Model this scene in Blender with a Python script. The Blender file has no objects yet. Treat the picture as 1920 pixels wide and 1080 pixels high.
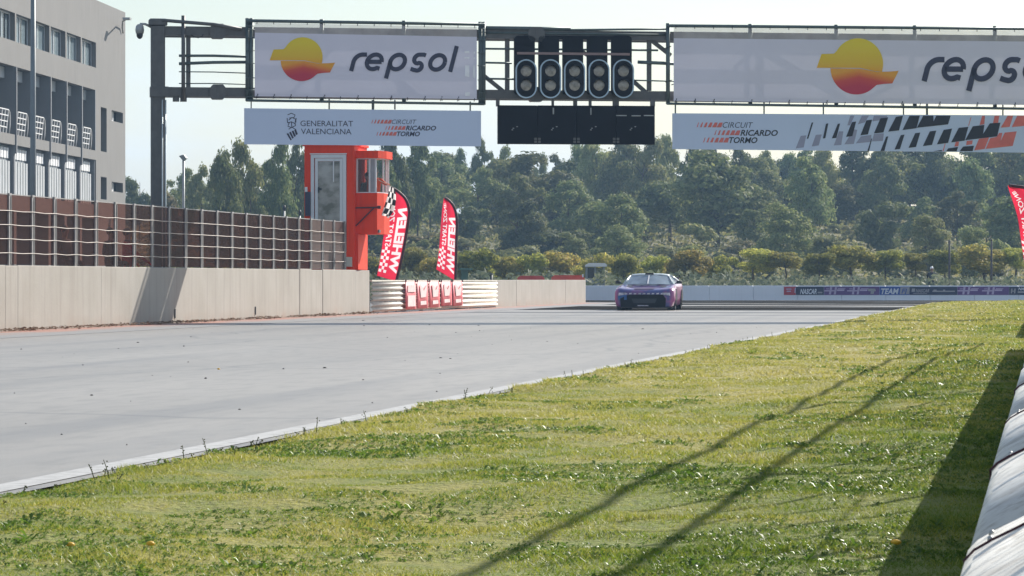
import bpy, math, random
import numpy as np
from mathutils import Vector, Matrix, noise

random.seed(7)
rng = np.random.default_rng(7)
S = bpy.context.scene
COL = S.collection
PI = math.pi

# ------------------------------------------------------------------ camera, world, sun, exposure
F = 6831.0                       # focal length in pixels of a 1920 wide picture
H = 1.05                         # eye height
YAW = math.atan(1005.0 / F)
DV = Vector((-math.sin(YAW), math.cos(YAW)))
RV = Vector((math.cos(YAW), math.sin(YAW)))
cam = bpy.data.cameras.new('camera')
cam.sensor_width = 36.0
cam.lens = 36.0 * F / 1920.0
cam.shift_y = -15.0 / 1920.0
cam.clip_start = 0.1
cam.clip_end = 6000
cam.dof.use_dof = True
cam.dof.focus_distance = 80.0
cam.dof.aperture_fstop = 60.0
cam_ob = bpy.data.objects.new('camera', cam)
COL.objects.link(cam_ob)
cam_ob.location = (0, 0, H)
cam_ob.rotation_euler = (PI / 2, 0, YAW)
S.camera = cam_ob

SUN_V = Vector((0.75, 1.46, 1.0)).normalized()      # towards the sun
SUN_EL = math.asin(SUN_V.z)
SUN_AZ = math.atan2(SUN_V.x, SUN_V.y)              # clockwise from +Y
world = bpy.data.worlds.new('World')
S.world = world
world.use_nodes = True
wn = world.node_tree.nodes
wl = world.node_tree.links
bg = wn['Background']
sky = wn.new('ShaderNodeTexSky')
sky.sky_type = 'NISHITA'
sky.sun_disc = False
sky.sun_elevation = SUN_EL
sky.sun_rotation = SUN_AZ
sky.air_density = 1.0
sky.dust_density = 0.9
sky.ozone_density = 1.0
tc = wn.new('ShaderNodeTexCoord')
mp = wn.new('ShaderNodeMapping')
mp.inputs['Scale'].default_value = (6, 6, 16)
cn = wn.new('ShaderNodeTexNoise')
cn.inputs['Scale'].default_value = 1.2
cn.inputs['Detail'].default_value = 6
cr = wn.new('ShaderNodeValToRGB')
cr.color_ramp.elements[0].position = 0.45
cr.color_ramp.elements[0].color = (0, 0, 0, 1)
cr.color_ramp.elements[1].position = 0.62
cr.color_ramp.elements[1].color = (0.6, 0.6, 0.6, 1)
mixw = wn.new('ShaderNodeMixRGB')
mixw.inputs[2].default_value = (8.2, 9.2, 10.4, 1)
wl.new(tc.outputs['Generated'], mp.inputs['Vector'])
wl.new(mp.outputs['Vector'], cn.inputs['Vector'])
wl.new(cn.outputs['Fac'], cr.inputs['Fac'])
wl.new(cr.outputs['Color'], mixw.inputs[0])
wl.new(sky.outputs['Color'], mixw.inputs[1])
wl.new(mixw.outputs[0], bg.inputs['Color'])
bg.inputs['Strength'].default_value = 0.078

sun = bpy.data.lights.new('sun', 'SUN')
sun.energy = 4.5
sun.angle = math.radians(0.5)
sun.color = (1.0, 0.94, 0.85)
sun_ob = bpy.data.objects.new('sun', sun)
COL.objects.link(sun_ob)
sun_ob.rotation_euler = SUN_V.to_track_quat('Z', 'Y').to_euler()
sun_ob.location = (60, 60, 60)

S.render.engine = 'CYCLES'
S.view_settings.view_transform = 'Standard'
S.view_settings.look = 'None'
S.view_settings.exposure = 0.62
S.view_settings.gamma = 1.0
S.view_settings.use_curve_mapping = False
S.cycles.use_denoising = True
S.cycles.max_bounces = 6
S.cycles.transparent_max_bounces = 12
S.cycles.volume_bounces = 0
S.cycles.sample_clamp_indirect = 4.0

# ------------------------------------------------------------------ placing helpers
def W(px, d, z=0.0):
    """world point seen in column px (of 1920) at depth d and height z"""
    k = (px - 960.0) / F
    p = DV * d + RV * (k * d)
    return Vector((p.x, p.y, z))

def ZH(py, d):
    return H + (525.0 - py) * d / F

class Fr:
    """vertical plane through the columns pxa (depth da) and pxb (depth db): local x along it, z up, -y to the viewer"""
    def __init__(s, pxa, da, pxb, db):
        s.A = W(pxa, da).to_2d(); B = W(pxb, db).to_2d()
        s.U = (B - s.A).normalized()
        s.ang = math.atan2(s.U.y, s.U.x)
        s.loc = (s.A.x, s.A.y, 0)
    def solve(s, px):
        r = DV + RV * ((px - 960.0) / F)
        # A + U*u = r*t
        m = Matrix(((s.U.x, -r.x), (s.U.y, -r.y)))
        u, t = m.inverted() @ (-s.A)
        return u, t
    def u(s, px): return s.solve(px)[0]
    def z(s, px, py): return ZH(py, s.solve(px)[1])
    def P(s, px, py, v=0.0):
        u, t = s.solve(px)
        return (u, v, ZH(py, t))
    def d(s, px): return s.solve(px)[1]

def y_at(px, X):
    """world Y of the line x=X where it shows in column px"""
    k = (px - 960.0) / F
    r = DV + RV * k
    return r.y * (X / r.x)

# ------------------------------------------------------------------ object helpers
def clean(name): return name
def tag(o, label=None, cat=None, group=None, kind=None):
    if label: o['label'] = label
    if cat: o['category'] = cat
    if group: o['group'] = group
    if kind: o['kind'] = kind
    return o

def empty(name, loc=(0, 0, 0), rz=0.0, label=None, cat=None, group=None):
    o = bpy.data.objects.new(name, None)
    COL.objects.link(o)
    o.empty_display_size = 0.2
    o.location = loc
    o.rotation_euler = (0, 0, rz)
    return tag(o, label, cat, group)

class MB:
    def __init__(s):
        s.v = []; s.f = []; s.m = []; s.sm = []
    def add(s, vs, fs, m=0, smooth=False):
        b = len(s.v)
        s.v += [tuple(v) for v in vs]
        for f in fs:
            s.f.append([b + i for i in f]); s.m.append(m); s.sm.append(smooth)
        return s
    def box(s, x0, x1, y0, y1, z0, z1, m=0):
        vs = [(x0,y0,z0),(x1,y0,z0),(x1,y1,z0),(x0,y1,z0),(x0,y0,z1),(x1,y0,z1),(x1,y1,z1),(x0,y1,z1)]
        return s.add(vs, [(0,3,2,1),(4,5,6,7),(0,1,5,4),(1,2,6,5),(2,3,7,6),(3,0,4,7)], m)
    def bbox(s, x0, x1, y0, y1, z0, z1, b=0.02, m=0):
        """box with chamfered vertical edges and top"""
        pts = [(x0+b,y0),(x1-b,y0),(x1,y0+b),(x1,y1-b),(x1-b,y1),(x0+b,y1),(x0,y1-b),(x0,y0+b)]
        n = 8
        vs = [(x,y,z0) for x,y in pts] + [(x,y,z1-b) for x,y in pts]
        cx, cy = (x0+x1)/2, (y0+y1)/2
        top = []
        for x,y in pts:
            tx = x + (b if x < cx else -b); ty = y + (b if y < cy else -b)
            top.append((tx,ty,z1))
        vs += top
        fs = [tuple(range(n-1,-1,-1)), tuple(range(2*n,3*n))]
        for i in range(n):
            j = (i+1) % n
            fs.append((i,j,n+j,n+i)); fs.append((n+i,n+j,2*n+j,2*n+i))
        return s.add(vs, fs, m)
    def bar(s, p0, p1, w, t=None, m=0, up=(0,0,1)):
        """rectangular bar between two points"""
        t = t or w
        a = Vector(p0); b = Vector(p1); d = (b-a).normalized()
        u = Vector(up)
        if abs(d.dot(u)) > 0.95: u = Vector((0,1,0))
        x = d.cross(u).normalized(); y = x.cross(d).normalized()
        vs = []
        for p in (a,b):
            for sx,sy in ((-1,-1),(1,-1),(1,1),(-1,1)):
                vs.append(p + x*(sx*w/2) + y*(sy*t/2))
        return s.add(vs, [(0,3,2,1),(4,5,6,7),(0,1,5,4),(1,2,6,5),(2,3,7,6),(3,0,4,7)], m)
    def tube(s, pts, r, n=8, m=0, cap=True, smooth=True):
        pts = [Vector(p) for p in pts]
        rs = r if isinstance(r, (list, tuple)) else [r]*len(pts)
        vs = []; k = len(pts)
        ref = None
        for i,p in enumerate(pts):
            d = (pts[min(i+1,k-1)] - pts[max(i-1,0)]).normalized()
            if ref is None:
                ref = Vector((0,0,1)) if abs(d.z) < 0.9 else Vector((0,1,0))
            x = d.cross(ref)
            if x.length < 1e-4: x = d.cross(Vector((1,0,0)))
            x.normalize(); y = x.cross(d).normalized()
            for j in range(n):
                a = 2*PI*j/n
                vs.append(p + x*(math.cos(a)*rs[i]) + y*(math.sin(a)*rs[i]))
        fs = []
        for i in range(k-1):
            for j in range(n):
                q = (j+1) % n
                fs.append((i*n+j, i*n+q, (i+1)*n+q, (i+1)*n+j))
        s.add(vs, fs, m, smooth)
        if cap:
            b = len(s.v) - len(vs)
            s.f.append([b+j for j in range(n-1,-1,-1)]); s.m.append(m); s.sm.append(False)
            s.f.append([b+(k-1)*n+j for j in range(n)]); s.m.append(m); s.sm.append(False)
        return s
    def prism(s, poly, y0, y1, m=0, axis='y'):
        """polygon in (x,z) extruded along y (or (x,y) along z / (y,z) along x)"""
        n = len(poly)
        if axis == 'y': g = lambda p,q: (p[0], q, p[1])
        elif axis == 'z': g = lambda p,q: (p[0], p[1], q)
        else: g = lambda p,q: (q, p[0], p[1])
        vs = [g(p,y0) for p in poly] + [g(p,y1) for p in poly]
        fs = [tuple(range(n)), tuple(range(2*n-1,n-1,-1))]
        for i in range(n):
            j = (i+1) % n
            fs.append((i,n+i,n+j,j))
        return s.add(vs, fs, m)
    def flat(s, poly, y, m=0):
        return s.add([(p[0],y,p[1]) for p in poly], [tuple(range(len(poly)))], m)
    def ell(s, c, r, n=10, k=6, m=0):
        vs = []; fs = []
        for i in range(k+1):
            t = PI*i/k
            for j in range(n):
                a = 2*PI*j/n
                vs.append((c[0]+r[0]*math.sin(t)*math.cos(a), c[1]+r[1]*math.sin(t)*math.sin(a), c[2]+r[2]*math.cos(t)))
        for i in range(k):
            for j in range(n):
                q = (j+1) % n
                fs.append((i*n+j,(i+1)*n+j,(i+1)*n+q,i*n+q))
        return s.add(vs, fs, m, True)
    def stroke(s, pts, w, y, m=0):
        """flat ribbon of width w along 2-D points (x,z)"""
        P2 = [Vector(p) for p in pts]; k = len(P2); vs = []
        for i,p in enumerate(P2):
            if i == 0: d = P2[1]-P2[0]
            elif i == k-1: d = P2[-1]-P2[-2]
            else: d = (P2[i+1]-P2[i]).normalized() + (P2[i]-P2[i-1]).normalized()
            d.normalize(); nrm = Vector((-d.y, d.x))
            vs += [(p.x+nrm.x*w/2, y, p.y+nrm.y*w/2), (p.x-nrm.x*w/2, y, p.y-nrm.y*w/2)]
        return s.add(vs, [(2*i,2*i+1,2*i+3,2*i+2) for i in range(k-1)], m)
    def text(s, body, x, z, h, y, m=0, w=None, shear=0.0, bold=0.0, rot=0.0, mirror=False, align='L', space=1.0, track=None):
        """flat lettering: cap height h, baseline start (x,z), on plane y; w forces the width"""
        c = bpy.data.curves.new('t', 'FONT')
        c.body = body; c.shear = shear; c.offset = bold; c.resolution_u = 3; c.space_character = space
        o = bpy.data.objects.new('t', c)
        me = bpy.data.meshes.new_from_object(o)
        co = np.array([v.co[:2] for v in me.vertices]) if len(me.vertices) else np.zeros((0,2))
        fs = [tuple(p.vertices) for p in me.polygons]
        bpy.data.objects.remove(o); bpy.data.curves.remove(c); bpy.data.meshes.remove(me)
        if not len(co): return s
        k = h / 0.70
        co = co * k
        co[:,0] -= co[:,0].min()
        if w: co[:,0] *= w / max(co[:,0].max(), 1e-6)
        W_ = co[:,0].max()
        if align == 'C': co[:,0] -= W_/2
        if align == 'R': co[:,0] -= W_
        ca, sa = math.cos(rot), math.sin(rot)
        xx = co[:,0]*ca - co[:,1]*sa; zz = co[:,0]*sa + co[:,1]*ca
        if mirror: xx = -xx; fs = [tuple(reversed(f)) for f in fs]
        return s.add([(x+a, y, z+b) for a,b in zip(xx,zz)], fs, m)
    def mesh(s, name, mats):
        me = bpy.data.meshes.new(name)
        me.from_pydata(s.v, [], s.f)
        for mt in (mats if isinstance(mats,(list,tuple)) else [mats]): me.materials.append(mt)
        me.polygons.foreach_set('material_index', s.m)
        me.polygons.foreach_set('use_smooth', s.sm)
        me.update()
        return me
    def build(s, name, mats, parent=None, loc=(0,0,0), rz=0.0):
        return link(s.mesh(name, mats), name, parent, loc, rz)

def link(me, name, parent=None, loc=(0,0,0), rz=0.0):
    o = bpy.data.objects.new(name, me)
    COL.objects.link(o)
    if parent: o.parent = parent
    o.location = loc
    o.rotation_euler = (0,0,rz)
    return o

def np_mesh(name, verts, nv_per_face, mat, smooth=False, uvrand=None):
    """mesh from an (N*k,3) vertex array, one face per k vertices"""
    me = bpy.data.meshes.new(name)
    n = len(verts); k = nv_per_face; nf = n//k
    me.vertices.add(n); me.vertices.foreach_set('co', np.ascontiguousarray(verts, dtype=np.float32).ravel())
    me.loops.add(n); me.loops.foreach_set('vertex_index', np.arange(n, dtype=np.int32))
    me.polygons.add(nf)
    me.polygons.foreach_set('loop_start', np.arange(0, n, k, dtype=np.int32))
    me.polygons.foreach_set('loop_total', np.full(nf, k, dtype=np.int32))
    if smooth: me.polygons.foreach_set('use_smooth', np.ones(nf, dtype=bool))
    me.materials.append(mat)
    me.update(calc_edges=True)
    return me

# ------------------------------------------------------------------ materials
class NT:
    def __init__(s, name):
        s.m = bpy.data.materials.new(name); s.m.use_nodes = True
        s.n = s.m.node_tree.nodes; s.l = s.m.node_tree.links
        s.b = s.n['Principled BSDF']; s.out = s.n['Material Output']
    def node(s, t, **kw):
        x = s.n.new(t)
        for k,v in kw.items():
            if k in x.inputs: x.inputs[k].default_value = v
            else: setattr(x, k, v)
        return x
    def mixc(s, fac, a, b, bt='MIX'):
        x = s.node('ShaderNodeMixRGB', blend_type=bt)
        for i,q in enumerate((fac,a,b)):
            if hasattr(q,'links'): s.l.new(q, x.inputs[i])
            else: x.inputs[i].default_value = q if not isinstance(q,tuple) else (q+(1,) if len(q)==3 else q)
        return x.outputs[0]
    def noise(s, scale, detail=4, vec=None, rough=0.55, stretch=None):
        x = s.node('ShaderNodeTexNoise')
        x.inputs['Scale'].default_value = scale; x.inputs['Detail'].default_value = detail; x.inputs['Roughness'].default_value = rough
        v = vec
        if stretch:
            mpn = s.node('ShaderNodeMapping'); mpn.inputs['Scale'].default_value = stretch
            s.l.new(v, mpn.inputs['Vector']); v = mpn.outputs['Vector']
        if v is not None: s.l.new(v, x.inputs['Vector'])
        return x.outputs['Fac']
    def ramp(s, fac, stops):
        x = s.node('ShaderNodeValToRGB'); e = x.color_ramp.elements
        while len(e) < len(stops): e.new(0.5)
        for el,(p,c) in zip(e,stops):
            el.position = p
            el.color = c+(1,) if isinstance(c,tuple) and len(c)==3 else (c if isinstance(c,tuple) else (c,c,c,1))
        s.l.new(fac, x.inputs['Fac'])
        return x.outputs['Color']
    def math(s, op, a, b=0.0):
        x = s.node('ShaderNodeMath', operation=op)
        for i,q in enumerate((a,b)):
            if hasattr(q,'links'): s.l.new(q, x.inputs[i])
            else: x.inputs[i].default_value = q
        return x.outputs[0]
    def bump(s, h, strength=0.3, dist=0.02):
        x = s.node('ShaderNodeBump'); x.inputs['Strength'].default_value = strength; x.inputs['Distance'].default_value = dist
        s.l.new(h, x.inputs['Height']); s.l.new(x.outputs['Normal'], s.b.inputs['Normal'])
    @property
    def pos(s): return s.node('ShaderNodeNewGeometry').outputs['Position']
    @property
    def obj(s): return s.node('ShaderNodeTexCoord').outputs['Object']

def M(name, col, rough=0.6, metal=0.0, var=0.12, scale=3.0, bump=0.0, spec=0.5, trans=0.0, streak=0.0, bscale=None):
    t = NT(name)
    p = t.obj
    n1 = t.noise(scale, 5, p)
    lo = tuple(c*(1-var) for c in col); hi = tuple(min(1,c*(1+var)) for c in col)
    c = t.ramp(n1, [(0.3,lo),(0.7,hi)])
    if streak:
        n2 = t.noise(6.0, 3, p, stretch=(1.6,1.6,0.08))
        c = t.mixc(t.ramp(n2,[(0.48,0.0),(0.75,streak)]), c, tuple(x*0.55 for x in col))
    t.l.new(c, t.b.inputs['Base Color'])
    t.b.inputs['Roughness'].default_value = rough
    t.b.inputs['Metallic'].default_value = metal
    t.b.inputs['Specular IOR Level'].default_value = spec
    if bump: t.bump(t.noise(bscale or scale*8, 4, p), bump)
    if trans:
        tr = t.node('ShaderNodeBsdfTranslucent'); t.l.new(c, tr.inputs['Color'])
        mx = t.node('ShaderNodeMixShader'); mx.inputs[0].default_value = trans
        t.l.new(t.b.outputs[0], mx.inputs[1]); t.l.new(tr.outputs[0], mx.inputs[2]); t.l.new(mx.outputs[0], t.out.inputs['Surface'])
    return t.m

def glass(name, tint=(0.5,0.55,0.6), body=(0.05,0.06,0.07), clear=0.6, rough=0.04, spec=0.5):
    """see-through pane: part clear tint, part solid body, with a gloss"""
    t = NT(name)
    tr = t.node('ShaderNodeBsdfTransparent'); tr.inputs['Color'].default_value = tint+(1,)
    c = t.ramp(t.noise(2.5,4,t.obj), [(0.3,tuple(x*0.8 for x in body)),(0.7,tuple(x*1.2 for x in body))])
    t.l.new(c, t.b.inputs['Base Color']); t.b.inputs['Roughness'].default_value = rough; t.b.inputs['Specular IOR Level'].default_value = spec
    mx = t.node('ShaderNodeMixShader'); mx.inputs[0].default_value = clear
    t.l.new(t.b.outputs[0], mx.inputs[1]); t.l.new(tr.outputs[0], mx.inputs[2]); t.l.new(mx.outputs[0], t.out.inputs['Surface'])
    return t.m

mt = {}
mt['steel'] = M('dark_grey_steel', (0.115,0.112,0.112), 0.5, 0.3, 0.15, 5)
mt['pipe'] = M('galvanised_pipe', (0.10,0.13,0.13), 0.45, 0.5, 0.15, 5)
mt['galv'] = M('galvanised_grey', (0.36,0.37,0.37), 0.5, 0.3, 0.2, 4)
mt['lightpipe'] = M('pale_pipe', (0.55,0.62,0.64), 0.4, 0.2, 0.1, 4)
mt['black'] = M('matt_black', (0.012,0.012,0.016), 0.5, 0, 0.2, 3)
mt['board'] = M('black_board', (0.006,0.006,0.011), 0.5, 0, 0.2, 2, spec=0.12)
mt['rim'] = M('pale_blue_rim', (0.42,0.55,0.66), 0.5)
mt['lens'] = M('unlit_lamp_lens', (0.30,0.28,0.25), 0.2, 0, 0.4, 9)
mt['rubber'] = M('tyre_rubber', (0.015,0.015,0.016), 0.8)
mt['orange'] = M('orange_paint', (0.80,0.045,0.006), 0.6, 0, 0.06, 2, streak=0.35, spec=0.2)
mt['white'] = M('white_paint', (0.78,0.78,0.78), 0.45, 0, 0.05, 3)
mt['frame'] = M('white_frame', (0.66,0.68,0.70), 0.4, 0, 0.05, 3)
mt['cloth'] = M('white_banner_cloth', (0.70,0.68,0.78), 0.8, 0, 0.03, 0.8, spec=0.1, trans=0.035)
mt['panel'] = M('white_sign_panel', (0.58,0.67,0.85), 0.5, 0, 0.03, 0.5, spec=0.4, trans=0.06)
mt['navy'] = M('navy_print', (0.035,0.036,0.075), 0.6, 0, 0.05)
mt['ink'] = M('dark_print', (0.016,0.018,0.03), 0.6, 0, 0.08)
mt['grey_print'] = M('grey_print', (0.30,0.31,0.42), 0.6, 0, 0.05)
mt['red_print'] = M('faded_red_print', (0.68,0.16,0.13), 0.6, 0, 0.12)
mt['flagred'] = M('red_flag_cloth', (0.80,0.030,0.075), 0.7, 0, 0.06, 1.5, spec=0.2, trans=0.5)
mt['flagwhite'] = M('white_flag_print', (0.88,0.80,0.82), 0.7, 0, 0.05, spec=0.2, trans=0.55)
mt['hose'] = M('dark_red_edge', (0.05,0.005,0.012), 0.6)
mt['pink'] = M('faded_red_panel', (0.74,0.15,0.17), 0.6, 0, 0.12, 2)
mt['pinkwhite'] = M('pale_pink_print', (0.80,0.62,0.60), 0.6, 0, 0.12, 4)
mt['cream'] = M('cream_painted_rail', (0.70,0.66,0.57), 0.55, 0.0, 0.12, 3, streak=0.3)
mt['bluewhite'] = M('white_barrier_paint', (0.80,0.83,0.90), 0.5, 0, 0.06, 0.3, streak=0.1)
mt['green'] = M('dull_green_paint', (0.09,0.19,0.14), 0.6)
mt['grey_booth'] = M('booth_grey', (0.30,0.32,0.32), 0.6, 0, 0.1)
mt['dpole'] = M('weathered_wood_pole', (0.09,0.075,0.07), 0.8)
mt['glass'] = glass('window_glass', (0.85,0.9,0.92), (0.10,0.11,0.12), 0.75)
mt['dglass'] = glass('dark_glass', (0.3,0.34,0.4), (0.02,0.025,0.032), 0.25)
mt['smoke'] = glass('smoked_brown_panel', (0.47,0.27,0.235), (0.060,0.026,0.024), 0.74, 0.25, 0.06)
mt['skin'] = M('skin', (0.45,0.26,0.19), 0.55)
mt['hair'] = M('dark_hair', (0.02,0.016,0.014), 0.6)
mt['cable'] = M('steel_wire', (0.42,0.39,0.36), 0.45, 0.5)
# ------------------------------------------------------------------ ground, track, hill
def sstep(a, b, x):
    t = min(1.0, max(0.0, (x-a)/(b-a)))
    return t*t*(3-2*t)

def hill_z(px, d):
    n = noise.noise(Vector((px*0.004, d*0.012, 3.3)))
    c = 6.6 + 0.9*sstep(250, 700, px) + 0.5*sstep(1000, 1900, px) + 0.9*n
    z = c*sstep(226, 392, d)**0.9
    z -= (c-2.0)*sstep(430, 640, d)
    return z - 0.06

def flat_mat(name, col, col2, scale, rough, bump=0.0, bs=30.0):
    t = NT(name); p = t.pos
    c = t.ramp(t.noise(scale, 6, p), [(0.35,col),(0.65,col2)])
    c = t.mixc(t.math('MULTIPLY', t.noise(scale*22, 4, p), 0.5), c, tuple(x*0.5 for x in col))
    t.l.new(c, t.b.inputs['Base Color']); t.b.inputs['Roughness'].default_value = rough
    if bump: t.bump(t.noise(bs, 4, p), bump, 0.05)
    return t.m

mt['earth'] = flat_mat('dry_earth', (0.13,0.12,0.055), (0.20,0.17,0.09), 0.15, 0.95, 0.5, 6)
mt['scrub'] = flat_mat('scrub_ground', (0.13,0.13,0.055), (0.28,0.24,0.12), 0.09, 0.95, 0.6, 4)
mt['pitlane'] = flat_mat('pit_lane_asphalt', (0.13,0.13,0.13), (0.17,0.17,0.165), 0.2, 0.85)

g = MB()
g.add([(-1500,-300,-0.12),(1500,-300,-0.12),(1500,1500,-0.12),(-1500,1500,-0.12)], [(0,1,2,3)])
tag(g.build('ground', mt['earth']), kind='structure')

# asphalt
t = NT('track_asphalt'); p = t.pos
big = t.noise(0.35, 5, p, stretch=(1.0,0.12,1))
fine = t.noise(55, 3, p)
c = t.ramp(big, [(0.3,(0.245,0.226,0.197)),(0.7,(0.330,0.306,0.268))])
c = t.mixc(t.ramp(fine,[(0.35,0.0),(0.7,0.32)]), c, (0.42,0.40,0.365))
c = t.mixc(t.ramp(t.noise(5.5,5,p,stretch=(1,.22,1)),[(0.48,0.0),(0.66,0.35)]), c, (0.16,0.15,0.135))
lane = t.noise(0.9, 4, p, stretch=(1,0.02,1))
c = t.mixc(t.ramp(lane,[(0.50,0.0),(0.72,0.5)]), c, (0.13,0.13,0.132))
crk = t.node('ShaderNodeTexVoronoi', feature='DISTANCE_TO_EDGE'); crk.inputs['Scale'].default_value = 0.16
mpn = t.node('ShaderNodeMapping'); mpn.inputs['Scale'].default_value = (1,0.55,1)
wob = t.node('ShaderNodeVectorMath', operation='ADD')
wn2 = t.node('ShaderNodeTexNoise'); wn2.inputs['Scale'].default_value = 0.5; wn2.inputs['Detail'].default_value = 5
t.l.new(p, wn2.inputs['Vector']); t.l.new(p, wob.inputs[0]); t.l.new(wn2.outputs['Color'], wob.inputs[1])
t.l.new(wob.outputs[0], mpn.inputs['Vector']); t.l.new(mpn.outputs[0], crk.inputs['Vector'])
c = t.mixc(t.ramp(crk.outputs['Distance'],[(0.0,0.55),(0.010,0.0)]), c, (0.10,0.10,0.10))
# dark low-gloss bands far down the straight: heat-mirage reflections painted into the colour
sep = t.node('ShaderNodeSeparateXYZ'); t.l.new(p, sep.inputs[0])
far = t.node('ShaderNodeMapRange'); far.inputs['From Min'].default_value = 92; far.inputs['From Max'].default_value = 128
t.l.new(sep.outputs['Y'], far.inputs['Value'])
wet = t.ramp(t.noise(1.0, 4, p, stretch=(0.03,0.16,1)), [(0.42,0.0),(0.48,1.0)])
mirage_far = t.math('MULTIPLY', far.outputs[0], wet)
c = t.mixc(t.math('MULTIPLY', mirage_far, 0.95), c, (0.022,0.020,0.018))
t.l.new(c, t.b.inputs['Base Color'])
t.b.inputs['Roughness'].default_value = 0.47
t.l.new(t.math('SUBTRACT', 0.75, t.math('MULTIPLY', mirage_far, 0.75)), t.b.inputs['Specular IOR Level'])
bs_ = t.math('SUBTRACT', 0.35, t.math('MULTIPLY', mirage_far, 0.1))
bp = t.node('ShaderNodeBump'); bp.inputs['Distance'].default_value = 0.008
t.l.new(bs_, bp.inputs['Strength']); t.l.new(t.noise(70,4,p), bp.inputs['Height']); t.l.new(bp.outputs['Normal'], t.b.inputs['Normal'])
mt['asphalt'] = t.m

TE = -5.02          # grass edge of the track
g = MB()
ys = [-40, 60, 120, 167]
for a,b in zip(ys[:-1], ys[1:]):
    g.add([(-21.6,a,0),(TE,a,0),(TE,b,0),(-21.6,b,0)], [(0,1,2,3)])
yb = 167
g.add([(-21.6,yb,0),(TE,yb,0),(-2.4,177,0),(2,182.5,0),(40,192,0),(40,215,0),(-120,190,0),(-120,172,0)], [(0,1,2,3,4,5,6,7)])
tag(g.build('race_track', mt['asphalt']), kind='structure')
g = MB(); g.add([(-130,-60,-0.02),(-21.6,-60,-0.02),(-21.6,172,-0.02),(-130,172,-0.02)], [(0,1,2,3)])
tag(g.build('pit_lane', mt['pitlane']), kind='structure')

# painted edge line and red run-off strip
t = NT('worn_white_line'); p = t.pos
c = t.ramp(t.noise(9,6,p), [(0.3,(0.30,0.30,0.29)),(0.55,(0.44,0.44,0.43))])
t.l.new(c, t.b.inputs['Base Color']); t.b.inputs['Roughness'].default_value = 0.7
mt['line'] = t.m
g = MB()
cs = [(-5.215,-40),(-5.215,167),(-2.75,177.1),(1.6,182.7),(39,192.1)]
for (x0,y0),(x1,y1) in zip(cs[:-1], cs[1:]):
    g.add([(x0-.1,y0,.004),(x0+.1,y0,.004),(x1+.1,y1,.004),(x1-.1,y1,.004)], [(0,1,2,3)])
tag(g.build('edge_line', mt['line']), kind='structure')
t = NT('worn_red_paint'); p = t.pos
sep = t.node('ShaderNodeSeparateXYZ'); t.l.new(p, sep.inputs[0])
edge = t.node('ShaderNodeMapRange'); edge.inputs['From Min'].default_value = -20.5; edge.inputs['From Max'].default_value = -18.7
edge.inputs['To Min'].default_value = 1.25; edge.inputs['To Max'].default_value = 0.0
t.l.new(sep.outputs['X'], edge.inputs['Value'])
am = t.math('MULTIPLY', edge.outputs[0], t.noise(1.3,5,p,stretch=(1.5,0.25,1)))
am = t.ramp(am, [(0.3,0.0),(0.62,1.0)])
c = t.ramp(t.noise(2.0,6,p), [(0.35,(0.42,0.155,0.11)),(0.65,(0.34,0.22,0.17))])
c = t.mixc(am, (0.245,0.243,0.24), c)
t.l.new(c, t.b.inputs['Base Color']); t.b.inputs['Roughness'].default_value = 0.7
g = MB(); g.add([(-21.0,40,.004),(-18.6,40,.004),(-18.6,166,.004),(-21.0,166,.004)], [(0,1,2,3)])
tag(g.build('red_painted_strip', t.m), kind='structure')

# hill behind the track
g = MB(); nx, nd = 90, 70
for j in range(nd+1):
    d = 205 + (660-205)*(j/nd)
    for i in range(nx+1):
        px = -900 + 4100*i/nx
        w = W(px, d, 0)
        g.v.append((w.x, w.y, hill_z(px, d)))
for j in range(nd):
    for i in range(nx):
        a = j*(nx+1)+i
        g.f.append([a,a+1,a+nx+2,a+nx+1]); g.m.append(0); g.sm.append(True)
tag(g.build('hill', mt['scrub']), kind='structure')
g = MB()
mt['farwood'] = M('far_wood', (0.05,0.07,0.045), 0.95, var=0.4, scale=0.03)
prof = []
for i in range(81):
    px = -500 + 2900*i/80
    hgt = 20 + 7*noise.noise(Vector((px*0.004,0.7,0))) + 4*noise.noise(Vector((px*0.02,4.7,0))) + 2.5*noise.noise(Vector((px*0.09,1.7,0)))
    prof.append((px, hgt+7*sstep(500,150,px)*0 ))
for px,hg in prof:
    g.v.append(tuple(W(px,1000,-0.5))); g.v.append(tuple(W(px,1080,hg))); g.v.append(tuple(W(px,1200,-0.5)))
for i in range(80):
    a = 3*i
    for q in (0,1):
        g.f.append([a+q,a+3+q,a+4+q,a+1+q]); g.m.append(0); g.sm.append(False)
tag(g.build('far_hill', mt['farwood']), kind='structure')

# ------------------------------------------------------------------ pit wall, fence on it
t = NT('cast_concrete'); p = t.pos
c = t.ramp(t.noise(0.8,6,p), [(0.3,(0.335,0.308,0.265)),(0.7,(0.40,0.372,0.33))])
c = t.mixc(t.ramp(t.noise(3.0,4,p,stretch=(1,1.4,0.10)),[(0.48,0.0),(0.72,0.42)]), c, (0.24,0.21,0.18))
c = t.mixc(t.ramp(t.noise(24,4,p),[(0.66,0.0),(0.74,0.35)]), c, (0.22,0.2,0.17))
sep = t.node('ShaderNodeSeparateXYZ'); t.l.new(p, sep.inputs[0])
dirt = t.math('MULTIPLY', t.ramp(sep.outputs['Z'],[(0.02,1.0),(0.30,0.0)]), t.ramp(t.noise(1.6,5,p),[(0.4,0.0),(0.7,0.55)]))
c = t.mixc(dirt, c, (0.30,0.20,0.14))
t.l.new(c, t.b.inputs['Base Color']); t.b.inputs['Roughness'].default_value = 0.85
t.bump(t.noise(14,5,p), 0.25, 0.02)
mt['concrete'] = t.m

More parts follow.
